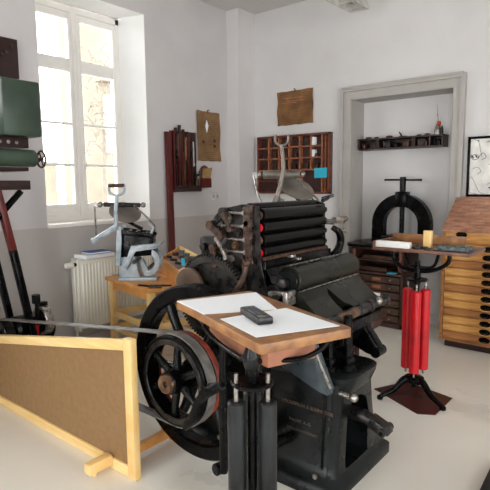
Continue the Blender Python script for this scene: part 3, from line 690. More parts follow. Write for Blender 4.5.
for i in range(7):
    for j in range(3): b.box(-.066+i*.016,-.056+i*.016,-.019+j*.014,-.009+j*.014,.023,.0258,.001,mx)
b.build('keypad','key_grey',rm)
MB().box(.048,.072,-.018,.018,.0235,.025,.001,mx).build('display','steel',rm)

# ------------------------------------------------------------------ belt guard
gd = thing('belt_guard','pine framed brown hardboard guard standing in front of the drive belt','guard',(-2.6,1.47,0))
GX1, GX0, GY0, GY1 = -1.893, -3.46, 1.452, 1.490
ztop = lambda x: .715-(GX1-x)*.170
MB().box(GX1-.058,GX1,GY0,GY1,0,.715,.003).build('end_post','pine',gd)
MB().box(GX0,GX0+.05,GY0,GY1,0,ztop(GX0),.003).build('end_post','pine',gd)
MB().xz([(GX0,ztop(GX0)-.052),(GX1-.058,ztop(GX1-.058)-.052),(GX1-.058,ztop(GX1-.058)),(GX0,ztop(GX0))],GY0,GY1,.003).build('top_rail','pine_x',gd)
MB().box(GX0+.05,GX1-.058,GY0,GY1,.0,.058,.003).build('bottom_rail','pine_x',gd)
MB().xz([(GX0+.05,.05),(GX1-.05,.05),(GX1-.05,ztop(GX1-.05)-.045),(GX0+.05,ztop(GX0)-.04)],GY0+.012,GY0+.02).build('panel','hardboard',gd)
MB().box(-2.118,-2.070,1.315,1.452,.025,.078,.003).box(-2.108,-2.085,1.345,1.365,0,.03,.003).build('foot','pine',gd)
f2 = MB().box(-2.075,-2.040,1.490,1.87,.03,.078,.003).box(-2.07,-2.045,1.835,1.86,0,.04,.003).box(-2.075,-2.04,1.78,1.80,.075,.10,.002).build('rear_foot','red_wood' if False else 'beech',gd)
MB().cyl((-2.0395,1.58,.055),(-2.037,1.58,.055),.012,n=12).build('bolt_hole','black_iron',f2)

# ------------------------------------------------------------------ motor, belt, left machine
SX, SZ, PR = -1.735, .515, .222
mo = thing('electric_motor','black electric motor with drive pulley at the far end of the belt','motor',(-3.5,1.72,0))
MB().box(-3.655,-3.352,1.655,1.98,.0,.27,.004).build('bench','dark_wood',mo)
MB().cyl((-3.5,1.66,.405),(-3.5,1.94,.405),.115,n=28,bev=.02).box(-3.62,-3.38,1.68,1.92,.27,.31,.005).build('motor_body','black_iron',mo)
MB().ring((-3.5,1.565,.415),(0,1,0),.045,.098,0,.075,32,.004).cyl((-3.5,1.55,.415),(-3.5,1.66,.415),.028).cyl((-3.5,1.585,.415),(-3.5,1.60,.415),.06).build('drive_pulley','dark_steel',mo)
MB().ring((-3.36,1.79,.49),(0,1,0),.085,.105,0,.06,36,.004).build('guard_ring','steel',mo)
MB().box(-3.40,-3.353,1.78,1.86,.27,.62,.006).cyl((-3.36,1.82,.54),(-3.285,1.82,.53),.022).cyl((-3.37,1.78,.62),(-3.37,1.78,.68),.03,n=8).build('switch_bracket','black_iron',mo)
MB().box(-3.388,-3.354,1.762,1.782,.36,.46).build('red_tag','roller_red',mo)
# belt loop
c1, r1, c2, r2 = Vector((-3.5,.415)), .100, Vector((SX,SZ)), PR+.003
dv = c2-c1; D = dv.length; base = math.atan2(dv.y,dv.x); al = math.acos((r1-r2)/D)
path = []
n1 = [base+al+(2*PI-2*al)*k/14 for k in range(15)]
for a in n1: path.append((c1.x+r1*math.cos(a),c1.y+r1*math.sin(a)))
n2 = [base-al+(2*al)*k/36 for k in range(37)]
for a in n2: path.append((c2.x+r2*math.cos(a),c2.y+r2*math.sin(a)))
vs = []; fs = []; N = len(path)
for i,(x,z) in enumerate(path):
    p = Vector(path[i-1]); q = Vector(path[(i+1)%N]); d = (q-p).normalized(); nrm = Vector((d.y,-d.x))
    for (yy, o_) in ((1.578,0),(1.630,0),(1.630,.006),(1.578,.006)): vs.append((x+nrm.x*o_,yy,z+nrm.y*o_))
for i in range(N):
    j = (i+1)%N
    for k in range(4): fs.append([i*4+k,j*4+k,j*4+(k+1)%4,i*4+(k+1)%4])
b = MB(); b.add(vs,fs); o = b.build('drive_belt','leather'); tag(o,'long grey leather drive belt running from the motor to the press pulley','belt')

gm = thing('green_machine','tall dark machine with green housing and handwheel, cut off beside the window','machine',(-3.5,1.5,0))
MB().box(-3.66,-3.30,1.60,1.858,1.775,2.14,.012).build('housing','green',gm)
MB().cyl((-3.352,1.15,1.632),(-3.352,1.82,1.632),.058,n=28,bev=.008).build('drum','green',gm)
hw = MB().lathe([(.056+.007*math.cos(a),.007*math.sin(a)) for a in [2*PI*k/8 for k in range(8)]],(-3.352,1.87,1.628),(0,1,0),28,True)
for k in range(4):
    a = PI*k/4*2+.4; hw.cyl((-3.352,1.87,1.628),(-3.352+.056*math.cos(a),1.87,1.628+.056*math.sin(a)),.005,n=8)
hw.cyl((-3.352,1.79,1.628),(-3.352,1.88,1.628),.011); hw.build('handwheel','rust',gm)
MB().box(-3.72,-3.36,1.05,1.79,1.70,1.772,.004).build('upper_beam','dark_wood',gm)
b = MB()
for k in range(5): b.cyl((-3.355,1.48+k*.055,1.735),(-3.349,1.48+k*.055,1.735),.012,n=10)
b.build('screw_row','steel',gm)
MB().box(-3.72,-3.36,1.05,1.78,1.545,1.572,.004).build('middle_beam','dark_wood',gm)
MB().box(-3.72,-3.30,1.0,1.755,1.42,1.482,.004).build('bench_beam','dark_wood',gm)
MB().box(-3.74,-3.66,1.05,1.40,0,1.95,.004).build('column','dark_wood',gm)
for x, dy in ((-3.325,0),(-3.69,.03)):
    lg = MB().bar((x,1.535+dy,1.43),(x,1.615+dy,1.02),.042,.05,(1,0,0),.004).build('leg','mahogany',gm)
    MB().bar((x,1.615+dy,1.02),(x,1.79+dy,0.0),.042,.05,(1,0,0),.004).build('leg_lower','black_iron',lg)
MB().bar((-3.325,1.46,1.17),(-3.325,1.695,1.41),.03,.045,(1,0,0),.003).build('brace','black_iron',gm)
MB().bar((-3.69,1.30,1.43),(-3.69,1.46,.0),.042,.05,(1,0,0),.004).build('leg','black_iron',gm)
t = thing('wall_board','dark brown board with red knobs fixed to the wall above the green machine','board',(XW,1.8,2.21))
MB().box(XW,XW+.03,1.45,2.055,2.275,2.57,.004).build('board','dark_wood',t)
for (yy,zz) in ((2.005,2.515),(1.96,2.46),(1.93,2.44),(1.87,2.45),(1.80,2.49)): MB().cyl((XW+.03,yy,zz),(XW+.042,yy,zz),.014,n=12).build('knob','rust',t)

# ------------------------------------------------------------------ wooden table with small hand press and tray
TA = -math.atan2(.14,.73); TO = Vector((-2.955,2.455,0)); tx = Vector((-math.cos(TA),-math.sin(TA),0)); ty = Vector((-math.sin(TA),math.cos(TA),0))
def tp(a, c, z): q = TO+tx*a+ty*c; return (q.x,q.y,z)
tb = thing('work_table','orange beech work table in front of the radiator','table',tp(.37,.3,0))
TW, TD = .77, .62
MB().prism([(0,0),(TW,0),(TW,TD),(0,TD)],lambda a,c:tp(a,c,.62),lambda a,c:tp(a,c,.65),.004).build('table_top','beech',tb)
for (a,c) in ((.045,.045),(TW-.05,.045),(TW-.05,TD-.05),(.045,TD-.05)):
    MB().prism([(a-.026,c-.026),(a+.026,c-.026),(a+.026,c+.026),(a-.026,c+.026)],lambda u,v:tp(u,v,0),lambda u,v:tp(u,v,.62),.003).build('leg','pine',tb)
for (p,q) in (((.07,.045),(TW-.075,.045)),((.045,.07),(.045,TD-.075)),((TW-.05,.07),(TW-.05,TD-.075)),((.07,TD-.05),(TW-.075,TD-.05))):
    MB().bar(tp(*p,.585),tp(*q,.585),.02,.07,(0,0,1),.002).build('apron','beech',tb)
    MB().bar(tp(*p,.33),tp(*q,.33),.022,.05,(0,0,1),.002).build('stretcher','pine',tb)
    MB().bar(tp(*p,.20),tp(*q,.20),.022,.05,(0,0,1),.002).build('stretcher','pine',tb)

def hand_press(name, label, O, k, pal, pts, ped=0):
    """table-top platen press; (h, v, d) in units of k: along its side, up, across"""
    ex = Vector((.775,.632,0)); ey = Vector((-.632,.775,0))
    L = lambda h, v, d=0: tuple(Vector(O)+ex*h*k+ey*d*k+Vector((0,0,v*k)))
    t = thing(name, label, 'hand press', O)
    pa, dk, ds = pal['paint'], pal['dark'], pal['disc']
    def side(poly, d0, d1, nm, m, bev=.003): return MB().prism(poly,lambda h,v:L(h,v,d0),lambda h,v:L(h,v,d1),bev).build(nm,m,t)
    side([(-20,0),(20,0),(20,3),(-20,3)],-11,11,'base_plate',pa)
    side([(-19,3),(2,3),(0,10),(-2,25),(-18,25),(-19,12)],-8,8,'pedestal',pa)
    for d in (-12.5,9.5): side([(-21,18),(-17,15),(-14.5,40),(-14.5,56),(-18.5,57),(-20,40)],d,d+3,'side_frame',pal['frame'])
    side([(-18,24),(16,26),(17,46),(-17,50)],-8.5,8.5,'type_bed',dk)
    for (h,v,r) in ((-9,49,3.0),(0,48,3.0),(9,46.5,3.0)):
        MB().cyl(L(h,v,-9.5),L(h,v,9.5),r*k,n=18).build('form_roller','roller_black',t)
    for d in (-11.5,9): side([(-19,48),(17,44.5),(18,47),(16,49),(-17,53.5)],d,d+2.5,'roller_rail',dk)
    for (h,v) in ((-10,38),(0,36),(9,34)): MB().cyl(L(h,v,-9.8),L(h,v,-8),2.4*k,n=10).build('bed_bolt','dark_steel',t)
    for d in (-13,9.5):
        side([(-14,13),(-10,12),(-1,31),(20,33),(26,38.5),(20,38),(-5,36.5)],d,d+3.5,'platen_arm',pa)
        arc = [(12+12*math.cos(a),19.5+14*math.sin(a)) for a in [math.radians(x) for x in range(-110,75,15)]]
        arc2 = [(12+7*math.cos(a),19.5+9*math.sin(a)) for a in [math.radians(x) for x in range(60,-125,-15)]]
        side(arc+arc2,d+.5,d+2.5,'crank_arm',pa)
    MB().prism([(-1,33),(21,35),(24,38.5),(0,37)],lambda h,v:L(h,v,-9),lambda h,v:L(h,v,9),.002).build('platen',pa,t)
    MB().prism([(6,4),(13,3),(4,22),(1,20)],lambda h,v:L(h,v,-3),lambda h,v:L(h,v,3),.003).build('link',pa,t)
    MB().cyl(L(-2,20,-14),L(-2,20,14),2.2*k,n=14).cyl(L(13,14,-12),L(13,14,12),1.8*k,n=14).build('pivot_shaft','dark_steel',t)
    # lever with D grip
    J, K, T = pts['joint'], pts['knee'], pts['top']
    lv = MB().tube([L(*K,-14),L((K[0]+T[0])/2+pts['bow'],(K[1]+T[1])/2,-14),L(*T,-14)],[2.3*k,2.1*k,1.8*k],10).build('lever',pal['lever'],t)
    MB().tube([L(*J,-14),L(J[0]*.6+K[0]*.4,J[1]*.6+K[1]*.4,-14),L(*K,-14)],[2.6*k,3*k,3.2*k],10).ball(L(*J,-14),3.6*k,12).build('lever_arm',pal['lever'],t)
    g = pts['grip']
    MB().tube([L(T[0]-g,T[1]+10,-14),L(T[0]-g,T[1]+4,-14),L(T[0]-g*.6,T[1]+.8,-14),L(*T,-14),L(T[0]+g*.6,T[1]+.8,-14),L(T[0]+g,T[1]+4,-14),L(T[0]+g,T[1]+10,-14)],1.3*k,10).build('lever_fork',pal['lever'],t)
    if pts['handle']: MB().cyl(L(T[0]-g-.6,T[1]+9.6,-14),L(T[0]+g+.6,T[1]+9.6,-14),1.9*k,n=14,bev=.5*k).build('grip','rust',t)
    # ink disc, tilted
    c = Vector(L(*pts['disc'],2)); ax = (ex*.30+Vector((0,0,.80))-ey*.50).normalized()
    MB().cyl(c-ax*.8*k,c+ax*.8*k,pts['dr']*k,n=40,bev=.3*k).build('ink_disc',ds,t)
    MB().cyl(c-ax*9*k,c,1.6*k,n=12).build('disc_spindle','dark_steel',t)
    MB().tube([L(pts['disc'][0],pts['disc'][1]-9,4),L(4,52,4)],[1.6*k,2*k],8,0).build('disc_bracket','dark_steel',t)
    # distributing roller tube with end knob and its rods
    p0, p1 = pts['tube']
    MB().cyl(L(*p0,6),L(*p1,6),pts['tr']*k,n=16,bev=.4*k).build('inking_roller',pal['tube'],t)
    MB().cyl(L(p0[0]-6,p0[1],6),L(*p0,6),1.2*k,n=10).ball(L(p0[0]-4,p0[1],6),3.2*k,12).cyl(L(p0[0]-8,p0[1]-.5,4),L(p0[0]-8,p0[1]-.5,8),3*k,n=14).build('roller_knob','steel',t)
    MB().cyl(L(*p1,6),L(p1[0]+3,p1[1],6),1.2*k,n=10).ball(L(p1[0]+3,p1[1]+.2,6),3.0*k,12).build('roller_knob','steel',t)
    e = pts['rod']
    MB().tube([L(p0[0]-9,p0[1]-2,4),L((p0[0]-9+e[0])/2-1,(p0[1]+e[1])/2,1),L(*e,-8)],.9*k,8).build('roller_rod','steel',t)
    MB().tube([L(p1[0]-6,p1[1],4),L(14,58,8),L(15,50,11)],.9*k,8).build('roller_rod','steel',t)
    MB().tube([L(16,49,-12),L(18,55,-12),L(13,60,-12)],[1.4*k,1.2*k,.8*k],8).build('gripper',pa,t)
    if ped: MB().lathe([(0,0),(.24,0),(.24,.03),(.10,.08),(.07,.3),(.07,ped-.12),(.2,ped-.03),(.2,ped),(0,ped)],(O[0],O[1],0),(0,0,1),24).build('pedestal_column','black_iron',t)
    return t
hand_press('hand_press','pale grey table-top hand press with brown lever grip on the wooden table',(-3.375,2.712,.6505),.0081,
    dict(paint='grey_blue',frame='grey_blue',dark='black_iron',disc='ink_disc',lever='grey_blue',tube='dark_steel'),
    dict(joint=(-42,42),knee=(-19,56),top=(-17,88),bow=-.5,grip=7.5,handle=True,disc=(-13,70),dr=16.5,tube=((-36,78),(2,77)),tr=2.4,rod=(-41,42)))
hand_press('hand_press','grey metal hand press with raised fork lever behind the big printing press',(-2.33,3.56,.84),.0085,
    dict(paint='warm_grey',frame='warm_grey',dark='black_iron',disc='ink_disc',lever='warm_grey',tube='warm_grey'),
    dict(joint=(-25,50),knee=(-21,60),top=(-17,107),bow=3.5,grip=6,handle=False,disc=(-2,67),dr=19,tube=((-34,80),(2,80)),tr=4.2,rod=(-36,52)), ped=.84)
# tray behind
tr = thing('type_tray','wooden compositor tray with dark contents at the back corner of the work table','tray',(-3.05,2.95,.651))
ca, cb_, cc, cd = Vector((-3.50,3.06)), Vector((-2.84,2.66)), Vector((-2.80,2.88)), Vector((-3.46,3.28))
def trw(p, q, h0, h1, nm, m):
    d = (q-p).normalized(); nn = Vector((-d.y,d.x))*.016
    b = MB(); vs = [(p.x,p.y,.651),(q.x,q.y,.651),(q.x,q.y,h1),(p.x,p.y,h0)]
    vs += [(v[0]+nn.x,v[1]+nn.y,v[2]) for v in vs]
    b.add(vs,[[0,1,2,3],[7,6,5,4],[0,4,5,1],[1,5,6,2],[2,6,7,3],[3,7,4,0]]); return b.build(nm,m,tr)
trw(ca,cb_,.78,.78,'front_wall','beech'); trw(cb_,cc,.78,.87,'side_wall','beech'); trw(cc,cd,.87,.87,'back_wall','pine'); trw(cd,ca,.87,.78,'side_wall','beech')
b = MB(); q_ = [(ca.x,ca.y,.750),(cb_.x,cb_.y,.750),(cc.x,cc.y,.835),(cd.x,cd.y,.835)]; q_ += [(x,y,z-.008) for x,y,z in q_]
b.add(q_,[[0,1,2,3],[7,6,5,4],[0,4,5,1],[1,5,6,2],[2,6,7,3],[3,7,4,0]]); b.build('tray_floor','tray_wood',tr)
wh = ('by the front wall','in the middle','by the back wall')
for k in range(9):
    u, v = .14+.09*k+random.uniform(-.01,.01), (.3,.55,.75)[k%3]
    p = ca+(cb_-ca)*u+(cd-ca)*v; z = .750+.085*v+.012
    o = MB().box(p.x-.03,p.x+.03,p.y-.012,p.y+.012,z,z+.02+.01*(k%3),.002,Matrix.Translation((p.x,p.y,0)) @ Matrix.Rotation(random.uniform(-.5,.5),4,'Z') @ Matrix.Translation((-p.x,-p.y,0))).build('type_sort',('dark_steel','rack_wood','lead')[k%3]); tag(o,'piece of type in the wooden tray, %s, %s from the window' % (wh[k%3],ords[k//3]),'type','pieces of type in the tray')
o = MB().box(-2.905,-2.865,2.755,2.759,.805,.865).build('cyan_slip','cyan'); tag(o,'cyan slip in the corner of the wooden tray behind the gear wheel','paper')
for k,(p,q) in enumerate((((-3.06,2.56),(-2.93,2.66)),((-3.15,2.52),(-2.97,2.55)),((-3.0,2.50),(-2.93,2.56)))):
    o = MB().bar((*p,.657),(*q,.657),.02,.012,bev=.002).ball((*q,.658),.0075,8).build('hand_tool',('dark_steel','black_iron','rust')[k]); tag(o,'%s hand tool lying on the table beside the pale hand press' % ('grey metal','black','rusty')[k],'tool')

# ------------------------------------------------------------------ the big platen press
pr = thing('printing_press','large black cast iron platen printing press with flywheel and ink rollers','printing press',(-1.5,2.2,0))
bs = MB().loft([(0,-2.02,-1.035,1.885,2.52,.04),(.045,-2.02,-1.035,1.885,2.52,.04),(.065,-2.0,-1.05,1.90,2.50,.05),(.085,-1.98,-1.065,1.925,2.475,.05),(.13,-1.95,-1.068,1.94,2.45,.05),(.20,-1.93,-1.066,1.948,2.40,.05),(.34,-1.90,-1.062,1.955,2.355,.05),(.46,-1.88,-1.06,1.96,2.335,.05),(.53,-1.87,-1.055,1.962,2.33,.05)]).build('base_casting','body_iron',pr)
arch = [(2.045,.09),(2.285,.09),(2.275,.32),(2.25,.385),(2.20,.42),(2.14,.43),(2.085,.41),(2.05,.36)]
cut = MB().yz(arch,-1.45,-.95).build('cutter','black_iron')
bs_w = world_loc(bs); par = bs.parent; bs.parent = None; bs.location = bs_w; boolean_cut(bs,cut); put(bs,par)
MB().yz([(2.04,.085),(2.29,.085),(2.29,.44),(2.04,.44)],-1.46,-1.45).build('inner_plate','black_iron',pr)
MB().loft([(.455,-1.40,-1.062,2.0,2.29,.06),(.475,-1.42,-1.045,1.985,2.31,.07),(.53,-1.44,-1.022,1.975,2.335,.09),(.555,-1.44,-1.020,1.975,2.34,.09),(.56,-1.44,-1.04,1.99,2.32,.08)]).build('ink_bowl','body_iron',pr)
for (yy,xx) in ((2.12,-1.10),(2.20,-1.14),(2.05,-1.16)):
    c = MB().cyl((xx,yy,.55),(xx,yy,.80),.020,n=16).cyl((xx,yy,.555),(xx,yy,.585),.036,n=18,bev=.004).cyl((xx,yy,.60),(xx,yy,.625),.029,n=18,bev=.003).build('guide_column','black_iron',pr)
# side frames
nf = [(-1.30,.50),(-1.34,.78),(-1.50,.93),(-1.53,1.04),(-1.535,1.335),(-1.62,1.345),(-1.735,1.325),(-1.815,1.245),(-1.765,1.20),(-1.80,1.06),(-1.86,.50)]
MB().xz(nf,1.965,2.0,.004).build('side_frame','dark_steel',pr)
ff = [(-1.30,.50),(-1.34,.78),(-1.50,.93),(-1.56,1.0),(-1.565,1.325),(-1.62,1.345),(-1.735,1.325),(-1.80,1.06),(-1.86,.50)]
MB().xz(ff,2.655,2.69,.004).build('side_frame','black_iron',pr)
MB().box(-1.86,-1.50,2.0,2.655,.50,1.06,.006).xz([(-1.5,.5),(-1.5,1.02),(-1.42,.9),(-1.34,.5)],2.0,2.655).build('bed','black_iron',pr)
MB().box(-1.85,-1.30,2.27,2.655,.30,.52,.01).build('rear_web','black_iron',pr)
# ink rollers
rz = [1.288,1.224,1.160,1.096]
for k,z in enumerate(rz):
    r_ = MB().cyl((-1.560,2.035,z),(-1.560,2.635,z),.035,n=28,bev=.004).build('ink_roller','roller_black',pr)
    MB().cyl((-1.560,2.0,z),(-1.560,2.036,z),.011,n=12).cyl((-1.560,2.634,z),(-1.560,2.66,z),.011,n=12).build('roller_spindle','steel',r_)
    MB().cyl((-1.560,2.018,z),(-1.560,2.034,z),.022,n=16,bev=.003).build('end_collar',('rust','roller_red','brass','roller_red')[k],r_)
MB().cyl((-1.69,2.02,1.16),(-1.69,2.645,1.16),.105,n=36).build('ink_drum','black_iron',pr)
MB().cyl((-1.62,2.02,1.325),(-1.62,2.645,1.325),.024,n=20).build('ink_roller','roller_black',pr)
MB().cyl((-1.535,2.01,1.062),(-1.535,2.65,1.062),.016,n=16).build('tie_rod','rust',pr)
MB().xz([(-1.56,1.02),(-1.50,1.02),(-1.44,.94),(-1.46,.92),(-1.56,.98)],2.0,2.655).build('drip_plate','black_iron',pr)
# dressing of the near side frame
y0 = 1.965
st_ = MB()
teeth = [(-1.60,1.33),(-1.545,1.345)]+[p for k in range(4) for p in ((-1.545,rz[k]+.018),(-1.556,rz[k]+.008),(-1.556,rz[k]-.008),(-1.545,rz[k]-.018))]+[(-1.54,1.05),(-1.60,1.05)]
st_.xz(teeth,y0-.022,y0-.004,.002).build('roller_rack','frame_brown',pr)
for (a,b_,z) in ((-1.725,-1.59,1.302),(-1.74,-1.59,1.235),(-1.72,-1.585,1.168),(-1.71,-1.585,1.105)):
    MB().cyl((a,y0-.018,z),(b_,y0-.018,z),.007,n=10).cyl((b_-.012,y0-.018,z),(b_,y0-.018,z),.013,n=8).ball((a,y0-.018,z),.012,8).build('tension_bolt','steel',pr)
for (x,z,m_) in ((-1.66,1.135,'brass'),(-1.58,1.25,'dark_steel'),(-1.705,1.27,'steel'),(-1.635,1.20,'dark_steel'),(-1.69,1.06,'steel'),(-1.77,1.245,'steel'),(-1.60,1.08,'rust')):
    MB().cyl((x,y0,z),(x,y0-.022,z),.016,n=6).cyl((x,y0-.004,z),(x,y0-.010,z),.023,n=14).build('hex_bolt',m_,pr)
lk = MB()
def link(p, q, w_, m_, yy=y0-.03):
    b = MB(); P0 = Vector((p[0],0,p[1])); Q0 = Vector((q[0],0,q[1])); d = (Q0-P0).normalized(); nn = Vector((-d.z,0,d.x))*w_
    b.bar((p[0],yy,p[1]),(q[0],yy,q[1]),.014,w_*1.5,(0,1,0) if False else (d.cross(Vector((0,1,0)))),.002)
    b.cyl((p[0],yy-.010,p[1]),(p[0],yy+.024,p[1]),w_,n=14).cyl((q[0],yy-.010,q[1]),(q[0],yy+.024,q[1]),w_,n=14)
    return b.build('throw_link',m_,pr)
link((-1.725,1.305),(-1.80,1.235),.024,'dark_steel'); link((-1.80,1.235),(-1.735,1.185),.024,'frame_brown',y0-.045); link((-1.735,1.185),(-1.785,1.115),.020,'dark_steel'); link((-1.785,1.115),(-1.77,1.035),.020,'rust',y0-.045); link((-1.745,1.165),(-1.685,1.075),.012,'steel',y0-.055); link((-1.70,1.29),(-1.66,1.22),.014,'frame_brown',y0-.05)
MB().xz([(-1.945,1.155),(-1.915,1.165),(-1.80,1.165),(-1.80,1.02),(-1.905,1.03),(-1.93,1.06)],1.985,2.04,.004).cyl((-1.90,1.96,1.11),(-1.90,2.05,1.11),.02,n=12).cyl((-1.965,2.01,1.105),(-1.90,2.01,1.105),.006,n=8).build('fountain_bracket','dark_steel',pr)
MB().box(-1.95,-1.80,2.03,2.62,1.06,1.15,.006).build('ink_fountain','black_iron',pr)
MB().ball((-1.543,1.90,1.063),.022,14).build('lever_ball','rust',pr)
MB().tube([(-1.543,1.90,1.06),(-1.555,1.895,1.00),(-1.60,1.89,.92),(-1.66,1.90,.84)],[.012,.014,.014,.012],10).build('impression_lever','frame_brown',pr)
MB().bar((-1.60,1.95,1.05),(-1.60,1.95,.80),.014,.02,(1,0,0),.002).build('push_rod','frame_brown',pr)
# far side: delivery rail and hook
MB().box(-1.60,-1.485,2.66,2.80,1.20,1.225,.006).cyl((-1.485,2.655,1.228),(-1.485,2.80,1.228),.019,n=14).build('delivery_rail','steel',pr)
MB().tube([(-1.52,2.70,1.18),(-1.49,2.73,1.15),(-1.49,2.75,1.09),(-1.50,2.72,1.03),(-1.55,2.70,.99)],[.016,.022,.024,.024,.02],10).build('lift_hook','black_iron',pr)
MB().cyl((-1.49,2.71,1.165),(-1.485,2.79,1.155),.009,n=10).cyl((-1.485,2.78,1.155),(-1.485,2.795,1.155),.018,n=12).build('hook_screw','steel',pr)
for z in rz: MB().cyl((-1.575,2.69,z),(-1.575,2.705,z),.018,n=8).build('roller_bearing','dark_steel',pr)
MB().cyl((-1.53,2.60,1.345),(-1.53,2.66,1.36),.012,n=10).bar((-1.56,2.64,1.355),(-1.50,2.68,1.375),.012,.02,bev=.002).build('thumb_lever','dark_steel',pr)
MB().box(-1.44,-1.405,2.10,2.13,1.075,1.09,.003).box(-1.43,-1.39,2.135,2.16,1.06,1.072,.003).build('bright_clip','steel',pr)
# platen: barrel, leaf and feed bar
PY0, PY1 = 2.065, 2.70
MB().cyl((-1.405,PY0,.962),(-1.405,PY1,.962),.072,n=40,bev=.004).build('platen_barrel','platen_iron',pr)
MB().cyl((-1.338,PY0-.003,.917),(-1.338,PY1,.917),.004,n=8).build('leaf_highlight','steel',pr)  # thin bright rod drawing the highlight line along the leaf
MB().cyl((-1.418,PY0-.003,1.036),(-1.418,PY1,1.036),.003,n=8).build('barrel_highlight','steel',pr)  # bright rod drawn for the highlight on top of the barrel
MB().cyl((-1.405,PY0-.012,.962),(-1.405,PY0,.962),.058,n=36,bev=.003).build('barrel_end','body_iron',pr)
leaf = [(-1.385,.93),(-1.342,.912),(-1.305,.868),(-1.258,.825),(-1.205,.787),(-1.175,.765),(-1.21,.735),(-1.30,.77),(-1.38,.85),(-1.42,.90)]
lf = MB().xz(leaf,PY0,PY1,.003).build('platen_leaf','platen_iron',pr)
cutb = MB()
for yc in (2.36,):
    pts_ = [(yc-.075,0),(yc+.035,0),(yc+.035,.03),(yc+.0,.06),(yc-.03,.14),(yc-.05,.17),(yc-.075,.13)]
    d1 = Vector((-1.342+1.20,0,.912-.785)).normalized(); nn = Vector((-d1.z,0,d1.x)); o_ = Vector((-1.20,0,.785))
    if nn.z < 0: nn = -nn
    cutb.prism(pts_,lambda a,c:(o_+d1*c+Vector((0,a,0))+nn*.06)[:],lambda a,c:(o_+d1*c+Vector((0,a,0))-nn*.055)[:])
cutb = cutb.build('cutter','black_iron')
wl = world_loc(lf); lf.parent = None; lf.location = wl; boolean_cut(lf,cutb); put(lf,pr)
MB().box(-1.33,-1.24,2.29,2.40,.755,.80).build('gripper_recess','black_iron',pr)
fb = MB().cyl((-1.185,PY0-.015,.778),(-1.185,PY1+.05,.778),.026,n=20,bev=.004).build('feed_bar','dark_steel',pr)
for (q0,q1,rr) in ((PY0+.33,PY0+.42,.030),(PY1-.19,PY1-.155,.033),(PY1+.015,PY1+.042,.032)): MB().cyl((-1.185,q0,.778),(-1.185,q1,.778),rr,n=18,bev=.004).build('bar_collar','dark_steel',fb)
MB().cyl((-1.185,PY0+.1,.778),(-1.185,PY0+.3,.778),.028,n=18,bev=.004).build('bar_sleeve','brass',fb)
MB().ball((-1.168,PY1-.10,.795),.024,14).build('bar_knob','steel',fb)
MB().xz([(-1.40,.90),(-1.22,.74),(-1.17,.74),(-1.15,.70),(-1.20,.62),(-1.45,.62)],2.08,2.69,.004).build('platen_back','black_iron',pr)
# lock at the barrel's near end
lkx, lkz = -1.455, .905
MB().cyl((lkx,2.055,lkz),(lkx,1.995,lkz),.045,n=10,bev=.005).cyl((lkx,2.0,lkz),(lkx,1.982,lkz),.024,n=16,bev=.003).build('lock_wheel','dark_steel',pr)
MB().cyl((lkx,1.985,lkz),(lkx,1.975,lkz),.014,n=12).bar((lkx-.07,2.02,lkz+.035),(lkx-.02,2.01,lkz-.03),.014,.022,bev=.003).bar((lkx,1.99,lkz+.004),(lkx+.085,1.99,lkz+.008),.018,.022,bev=.003).box(lkx+.07,lkx+.10,1.98,2.06,lkz-.05,lkz+.02,.005).ball((lkx+.045,2.0,lkz-.055),.018,10).build('lock_lever','steel',pr)
MB().box(lkx-.06,lkx+.06,2.01,2.07,lkz+.03,lkz+.075,.008).cyl((lkx+.01,1.99,lkz+.07),(lkx+.01,2.06,lkz+.07),.02,n=10).build('lock_bracket','dark_steel',pr)
# arms and levers
MB().xz([(-1.29,.73),(-1.19,.745),(-1.11,.64),(-1.062,.575),(-1.065,.55),(-1.09,.535),(-1.15,.545),(-1.24,.58)],2.42,2.47,.006).cyl((-1.09,2.40,.565),(-1.09,2.485,.565),.028,n=18).build('toggle_arm','black_iron',pr)
MB().bar((-1.195,2.412,.735),(-1.085,2.412,.585),.012,.008,bev=.002).build('arm_rib','dark_steel',pr)
gs_ = [(-1.43,.60),(-1.20,.735),(-1.165,.735),(-1.075,.535),(-1.078,.505),(-1.105,.49),(-1.14,.498)]
MB().xz(gs_,1.925,1.945,.004).cyl((-1.10,1.92,.52),(-1.10,1.965,.52),.016,n=12).build('lever_plate','blue_steel',pr)
MB().bar((-1.185,1.922,.735),(-1.08,1.922,.53),.010,.012,bev=.002).build('plate_edge','steel',pr)
MB().cyl((-1.07,1.99,.490),(-1.02,1.99,.487),.012,n=12).ball((-1.00,1.99,.487),.020,12).build('grease_knob','steel',pr)
MB().tube([(-1.30,2.15,.335),(-1.05,2.15,.335),(-.99,2.15,.325),(-.935,2.15,.305)],[.034,.034,.032,.026],14).build('pedal_shaft','dark_steel',pr)
MB().xz([(-.985,.352),(-.90,.318),(-.888,.285),(-.93,.275),(-.99,.30)],2.115,2.185,.006).cyl((-.915,2.10,.298),(-.915,2.20,.298),.020,n=14).build('pedal_socket','dark_steel',pr)
MB().cyl((-.915,2.095,.298),(-.915,2.0995,.298),.010,n=10).build('socket_hole','black_iron',pr)
# raised lettering on the base
for (s_, x, z, sz) in (('ROCKSTROH & SCHNEIDER',-1.372,.385,.023),('NACHF. A.-G.',-1.325,.303,.021),('DRESDEN-HEIDENAU',-1.335,.258,.018)):
    text_mesh('raised_lettering',s_,sz,Matrix.Translation((x,1.9535,z)) @ Matrix.Rotation(PI/2,4,'X'),'dark_brass',pr,.003)
MB().tube([(-1.13,1.947,.50),(-1.128,1.944,.40),(-1.133,1.940,.25),(-1.13,1.935,.12)],.0035,6).build('oil_pipe','black_iron',pr)
for (x,z) in ((-1.15,.09),(-1.75,.09)): MB().cyl((x,1.92,z),(x,1.905,z),.012,n=10).build('base_bolt','steel',pr)
